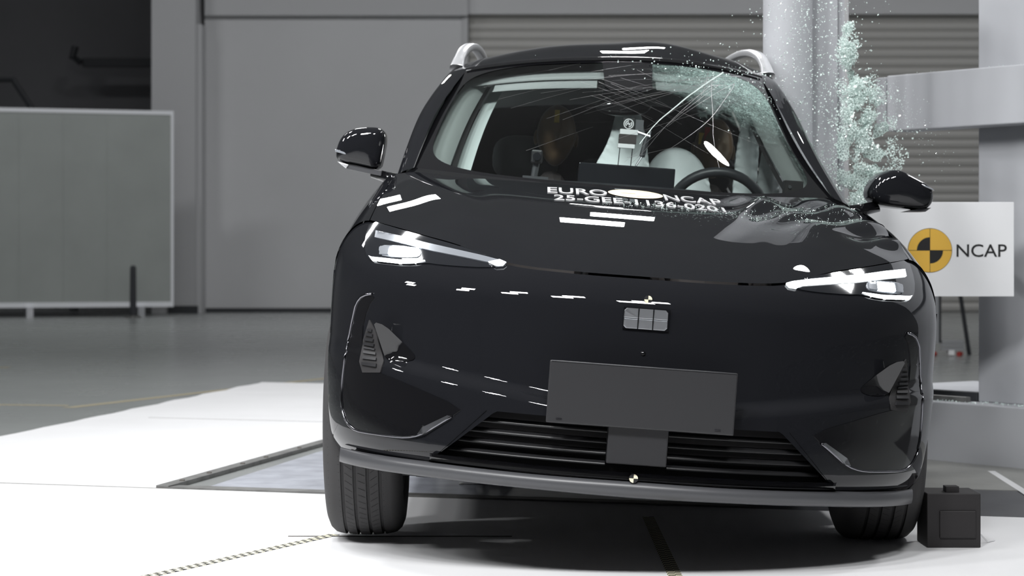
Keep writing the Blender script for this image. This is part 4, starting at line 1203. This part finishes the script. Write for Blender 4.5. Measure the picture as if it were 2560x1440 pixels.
# crash test dummies: one body surface each, grown on a skeleton
def dummy(label, x, y, lean, tags):
    t = thing('crash_test_dummy', label, 'dummy', (0, 0, 0), (0, 0, 0), None)
    P = {}
    V = []; E = []; Rr = []
    def v(name, p, r, par=None):
        P[name] = len(V); V.append(p); Rr.append(r)
        if par is not None: E.append((P[par], P[name]))
    L = lean
    v('pelvis', (x, y + .14, .64), (.16, .12))
    v('waist', (x + .2 * L, y + .17, .82), (.15, .115), 'pelvis')
    v('chest', (x + .5 * L, y + .19, 1.02), (.165, .125), 'waist')
    v('neck', (x + .75 * L, y + .16, 1.16), (.06, .06), 'chest')
    v('neck2', (x + .85 * L, y + .13, 1.22), (.055, .06), 'neck')
    for sx, nm in ((-1, 'l'), (1, 'r')):
        v('sh' + nm, (x + .5 * L + sx * .17, y + .18, 1.06), (.065, .065), 'chest')
        v('el' + nm, (x + .3 * L + sx * .21, y + .02, .85), (.048, .048), 'sh' + nm)
        v('ha' + nm, (x + .3 * L + sx * .19, y - .18, .80), (.036, .036), 'el' + nm)
        v('hip' + nm, (x + sx * .10, y + .08, .62), (.09, .09), 'pelvis')
        v('kn' + nm, (x + sx * .12, y - .34, .70), (.065, .065), 'hip' + nm)
        v('an' + nm, (x + sx * .12, y - .58, .42), (.045, .045), 'kn' + nm)
    me = bpy.data.meshes.new('body'); me.from_pydata(V, E, [])
    b = bpy.data.objects.new('body', me); COL.objects.link(b); b.parent = t; me.materials.append(M['suit'])
    sk = b.modifiers.new('skin', 'SKIN')
    if not me.skin_vertices: me.skin_vertices.new()
    for i, s in enumerate(me.skin_vertices[0].data): s.radius = Rr[i]; s.use_root = (i == 0)
    ss = b.modifiers.new('smooth', 'SUBSURF'); ss.levels = 1; ss.render_levels = 1
    hx, hy, hz_ = x + L, y + .10, 1.36
    def face(p):
        q = Vector(p)
        if q.z < -.1: q.x *= 1 - .26 * (-q.z - .1); q.y *= 1 - .10 * (-q.z)
        # brow, nose, chin on the front (towards the windscreen)
        if p.y < 0:
            f = -p.y
            q.y -= .16 * math.exp(-(p.x / .16) ** 2 - ((p.z + .12) / .17) ** 2) * f
            q.y -= .05 * math.exp(-(p.x / .5) ** 2 - ((p.z - .12) / .12) ** 2) * f
            for e in (-.36, .36): q.y += .07 * math.exp(-((p.x - e) / .17) ** 2 - ((p.z + .02) / .12) ** 2) * f
            q.y -= .09 * math.exp(-(p.x / .3) ** 2 - ((p.z + .80) / .2) ** 2) * f
            q.y += .035 * math.exp(-(p.x / .24) ** 2 - ((p.z + .50) / .05) ** 2)
        return q
    h = MB().ellipsoid((hx, hy, hz_), (.076, .098, .118), 48, 36, face).build('head', M['skin'], t, True)
    for e in (-1, 1):
        MB().ellipsoid((hx + e * .077, hy + .012, hz_ - .012), (.010, .020, .030), 12, 8).build('ear', M['skin'], h, True)
    for (dx, dz, w_, h_, m) in tags:
        MB().box((hx + dx - w_, hy - .099 + abs(dx) * .6, hz_ + dz - h_), (hx + dx + w_, hy - .091 + abs(dx) * .6, hz_ + dz + h_)).build('marking', m, h)
    # into the car's leaning frame
    t.location = car.location; t.rotation_euler = car.rotation_euler
    return t
dummy('brown headed test dummy with a yellow sticker on its brow, left of the central target', -.270, 2.28, .02, [(-.004, .068, .0095, .024, M['yellow'])])
dummy('brown headed test dummy behind the steering wheel beside the pale airbags', .365, 2.36, .0, [(-.055, .03, .010, .022, M['yellow']), (-.035, .045, .010, .030, M['red'])])

# things on the dashboard
tg = thing('measuring_target', 'small bracket with a round black and white target standing on the central display', 'target', (0, 0, 0))
tg.location = car.location; tg.rotation_euler = car.rotation_euler
TX, TY = -.006, 1.72
bevel(MB().box((TX - .022, TY, 1.362), (TX + .020, TY + .006, 1.404)).build('target_plate', M['black'], tg), .001)
for (r, m, d) in ((.0185, M['white'], .0012), (.0150, M['black'], .0018), (.0125, M['white'], .0024), (.0085, M['black'], .0030), (.006, M['white'], .0036)):
    MB().prism([(TX - .001 + r * math.cos(2 * PI * i / 28), 1.383 + r * math.sin(2 * PI * i / 28)) for i in range(28)], TY - d, TY, 1).build('ring', m, tg)
for a in (45, 225): MB().prism([(TX - .001 + x_, 1.383 + z_) for x_, z_ in sector(a, a + 45, 0, .0145, 0, 6)], TY - .0042, TY, 1).build('target_sector', M['black'], tg)
bevel(MB().box((TX - .030, TY - .004, 1.345), (TX + .034, TY + .02, 1.363)).build('clamp', M['white'], tg), .001)
bevel(MB().box((TX - .032, TY - .002, 1.312), (TX + .030, TY + .028, 1.345)).build('block', M['suit'], tg), .002)
bevel(MB().box((TX - .034, TY - .004, 1.296), (TX + .026, TY + .02, 1.311)).build('foot_plate', M['white'], tg), .001)
for x in (-.026, .019): MB().tube([(TX + x, TY, 1.30), (TX + x - .002, TY + .01, 1.23)], .0016, 6).build('rod', M['darkchrome'], tg)
MB().tube([(TX + .034, TY, 1.355), (TX + .078, TY - .01, 1.342), (TX + .076, TY, 1.362)], .006, 8).build('arm', M['alu'], tg)
MB().box((TX + .024, TY, 1.364), (TX + .052, TY + .02, 1.40)).build('sensor', M['wellgrey'], tg)
MB().tube([(TX + .068, TY, 1.34), (TX + .054, TY - .01, 1.27)], .010, 8).build('strut', M['dash'], tg)
MB().tube([(TX + .054, TY - .01, 1.27), (TX + .034, TY - .02, 1.235)], .004, 8).build('pin', M['alu'], tg)
bc = thing('dash_camera_box', 'black box standing on the dashboard at the foot of the struck windscreen pillar', 'camera', (0, 0, 0))
bc.location = car.location; bc.rotation_euler = car.rotation_euler
bevel(MB().box((.535, 1.50, 1.155), (.600, 1.56, 1.215)).build('housing', M['box'], bc), .003)
MB().tube([(.553, 1.503, 1.192), (.553, 1.495, 1.192)], .006, 10).build('lens', M['wellgrey'], bc)
dc = thing('onboard_camera', 'small dark camera on the dashboard in front of the stickered dummy', 'camera', (0, 0, 0))
dc.location = car.location; dc.rotation_euler = car.rotation_euler
bevel(MB().box((-.345, 1.60, 1.215), (-.305, 1.66, 1.262)).build('housing', M['plastic'], dc), .006)
MB().tube([(-.325, 1.605, 1.238), (-.325, 1.592, 1.238)], .014, 14).build('lens', M['screen'], dc)
MB().tube([(-.325, 1.63, 1.215), (-.33, 1.63, 1.165)], .012, 8).build('stem', M['satin'], dc)
MB().box((-.37, 1.58, 1.150), (-.28, 1.68, 1.168)).build('foot', M['satin'], dc)

# ------------------------------------------------------------------ flying glass of the burst side window
rs = random.Random(21)
def shard_verts(c, r, R_):
    """a small uneven chunk with a flat face"""
    q = []
    n = R_.choice((4, 5, 5, 6)); ax = Vector((R_.uniform(-1, 1), R_.uniform(-1, 1), R_.uniform(-1, 1))).normalized()
    e1 = ax.orthogonal().normalized(); e2 = ax.cross(e1)
    th = r * R_.uniform(.35, .7)
    for s in (-1, 1):
        for i in range(n):
            a = 2 * PI * i / n + R_.uniform(-.3, .3); k = r * R_.uniform(.65, 1.15)
            q.append(Vector(c) + e1 * (k * math.cos(a)) + e2 * (k * math.sin(a)) + ax * (s * th * .5))
    f = [list(range(n))[::-1], [n + i for i in range(n)]] + [[i, (i + 1) % n, n + (i + 1) % n, n + i] for i in range(n)]
    return q, f
# the curtain of glass beside the pole: a ragged column that widens downward, then thin spray round it
SPINE = curve([(.95, 1.27), (1.10, 1.34), (1.30, 1.37), (1.50, 1.345), (1.65, 1.30), (1.80, 1.275)])
WID = curve([(.95, .035), (1.10, .085), (1.25, .105), (1.42, .10), (1.58, .055), (1.72, .026), (1.82, .010)])
def cloud_point():
    while True:
        z = rs.uniform(1.10, 1.80)
        x = SPINE(z) + rs.gauss(0, .62) * WID(z)
        y = 8.42 + .45 * (x - 1.3) + rs.gauss(0, .05)
        k = noise.noise(Vector((x * 16, z * 12, 3.1))) + .5 * noise.noise(Vector((x * 40, z * 30, 9.0)))
        if k > -.12 + .25 * rs.random(): return (x, y, z)
mb = MB()
def add(c, r):
    q, f = shard_verts(c, r, rs); n = len(mb.v); mb.v += q; mb.f += [[n + i for i in g] for g in f]
for _ in range(9500): add(cloud_point(), rs.choice((.0018, .0024, .003, .0036, .0044)))
for _ in range(1700):            # thin spray
    z = rs.uniform(1.15, 1.95); add((rs.gauss(1.16, .10) + .1 * (1.5 - z), 8.35 + rs.gauss(0, .12), z), rs.choice((.0013, .0018, .0024, .0032)))
for _ in range(500):             # dust over the beam
    z = 1.65 - abs(rs.gauss(0, .14)); add((1.42 + (1.65 - z) * .8 + rs.gauss(0, .05), 8.6 + rs.gauss(0, .08), z - .05), rs.choice((.0008, .0012, .0016)))
tag(mb.build('glass_spray', M['shard']), 'cloud of tiny pale green glass crumbs flying beside the pole', 'glass', kind='stuff')
# crazed flakes still hanging together
FL = [(1.265, 1.33, .050), (1.330, 1.20, .055), (1.385, 1.31, .050), (1.40, 1.22, .045), (1.36, 1.42, .05), (1.29, 1.45, .035), (1.32, 1.53, .03), (1.42, 1.40, .035), (1.27, 1.21, .04), (1.34, 1.12, .05), (1.40, 1.13, .04), (1.30, 1.60, .025)]
for i, (x, z, r) in enumerate(FL):
    n = 16; out = []
    for k in range(n):
        a = 2 * PI * k / n; rr = r * (.62 + .5 * rs.random()) * (1 + .25 * math.sin(2 * a + i)); out.append((rr * .82 * math.cos(a), rr * 1.15 * math.sin(a)))
    bend = rs.uniform(-3, 3)
    o = patch('glass_flake', out, lambda a, b, rise, bend=bend: Vector((a, bend * (a * a + .5 * b * b) - rise, b)), M['crazed'], None, step=.012, depth=.004)
    o.location = (x, 8.43 + .45 * (x - 1.3), z); o.rotation_euler = (rs.uniform(-.4, .4), rs.uniform(-.4, .4), rs.uniform(-.5, .5))
    tag(o, 'crazed pale green flake of window glass hanging in the cloud beside the pole', 'glass', 'crazed flakes of side window glass')
# single shards that can be picked out: white glints over the pole, the beam and the roof edge
proto = []
for k in range(6):
    q, f = shard_verts((0, 0, 0), .0055, rs)
    me = bpy.data.meshes.new('glass_shard'); me.from_pydata([tuple(p) for p in q], [], f); me.materials.append(M['shard']); proto.append(me)
for i in range(110):
    o = bpy.data.objects.new('glass_shard', proto[i % 6]); COL.objects.link(o)
    if i < 60: c = cloud_point(); c = (c[0], c[1] - .05, c[2])
    else:
        z = rs.uniform(1.2, 1.9); c = (rs.gauss(1.18, .12), 8.3 + rs.gauss(0, .1), z)
    o.location = c; o.rotation_euler = (rs.uniform(0, 6), rs.uniform(0, 6), rs.uniform(0, 6)); s_ = rs.uniform(.6, 1.25); o.scale = (s_, s_, s_)
    tag(o, 'single pale shard of window glass flying beside the pole', 'glass', 'flying shards of side window glass')
# crumbs on the windscreen, bonnet and ledges
mb = MB()
CM = Matrix.Translation(car.location) @ Matrix.Rotation(.073, 4, 'Y')
for _ in range(420):
    s_ = rs.uniform(.12, .62); y = .72 + .12 * (1 - s_) + rs.gauss(0, .025) if rs.random() < .6 else rs.uniform(.75, 1.15)
    x = rs.uniform(-.12, .62) if y < .9 else rs.uniform(.40, .74)
    add(CM @ crush((x, y, hz(x, y) + .003)), rs.choice((.0012, .0016, .0022)))
for _ in range(260):
    u, v = 1 - abs(rs.gauss(0, .22)), 1 - abs(rs.gauss(0, .25))
    if .05 < u < .99 and .05 < v < .98: add(CM @ crush(Vector(wind(u, v)) + WN * (.01 + abs(rs.gauss(0, .05)))), rs.choice((.0012, .002, .003)))
for _ in range(260): add(BM @ Vector((rs.uniform(-.55, .6), rs.uniform(0, .14), .268)), rs.choice((.002, .003, .004)))
for _ in range(60): add(BM @ Vector((rs.uniform(-.7, .0), rs.uniform(0, .14), 1.730)), rs.choice((.0015, .002, .003)))
tag(mb.build('glass_crumbs', M['shard']), 'glass crumbs lying on the bonnet and on the ledge of the barrier', 'glass', kind='stuff')
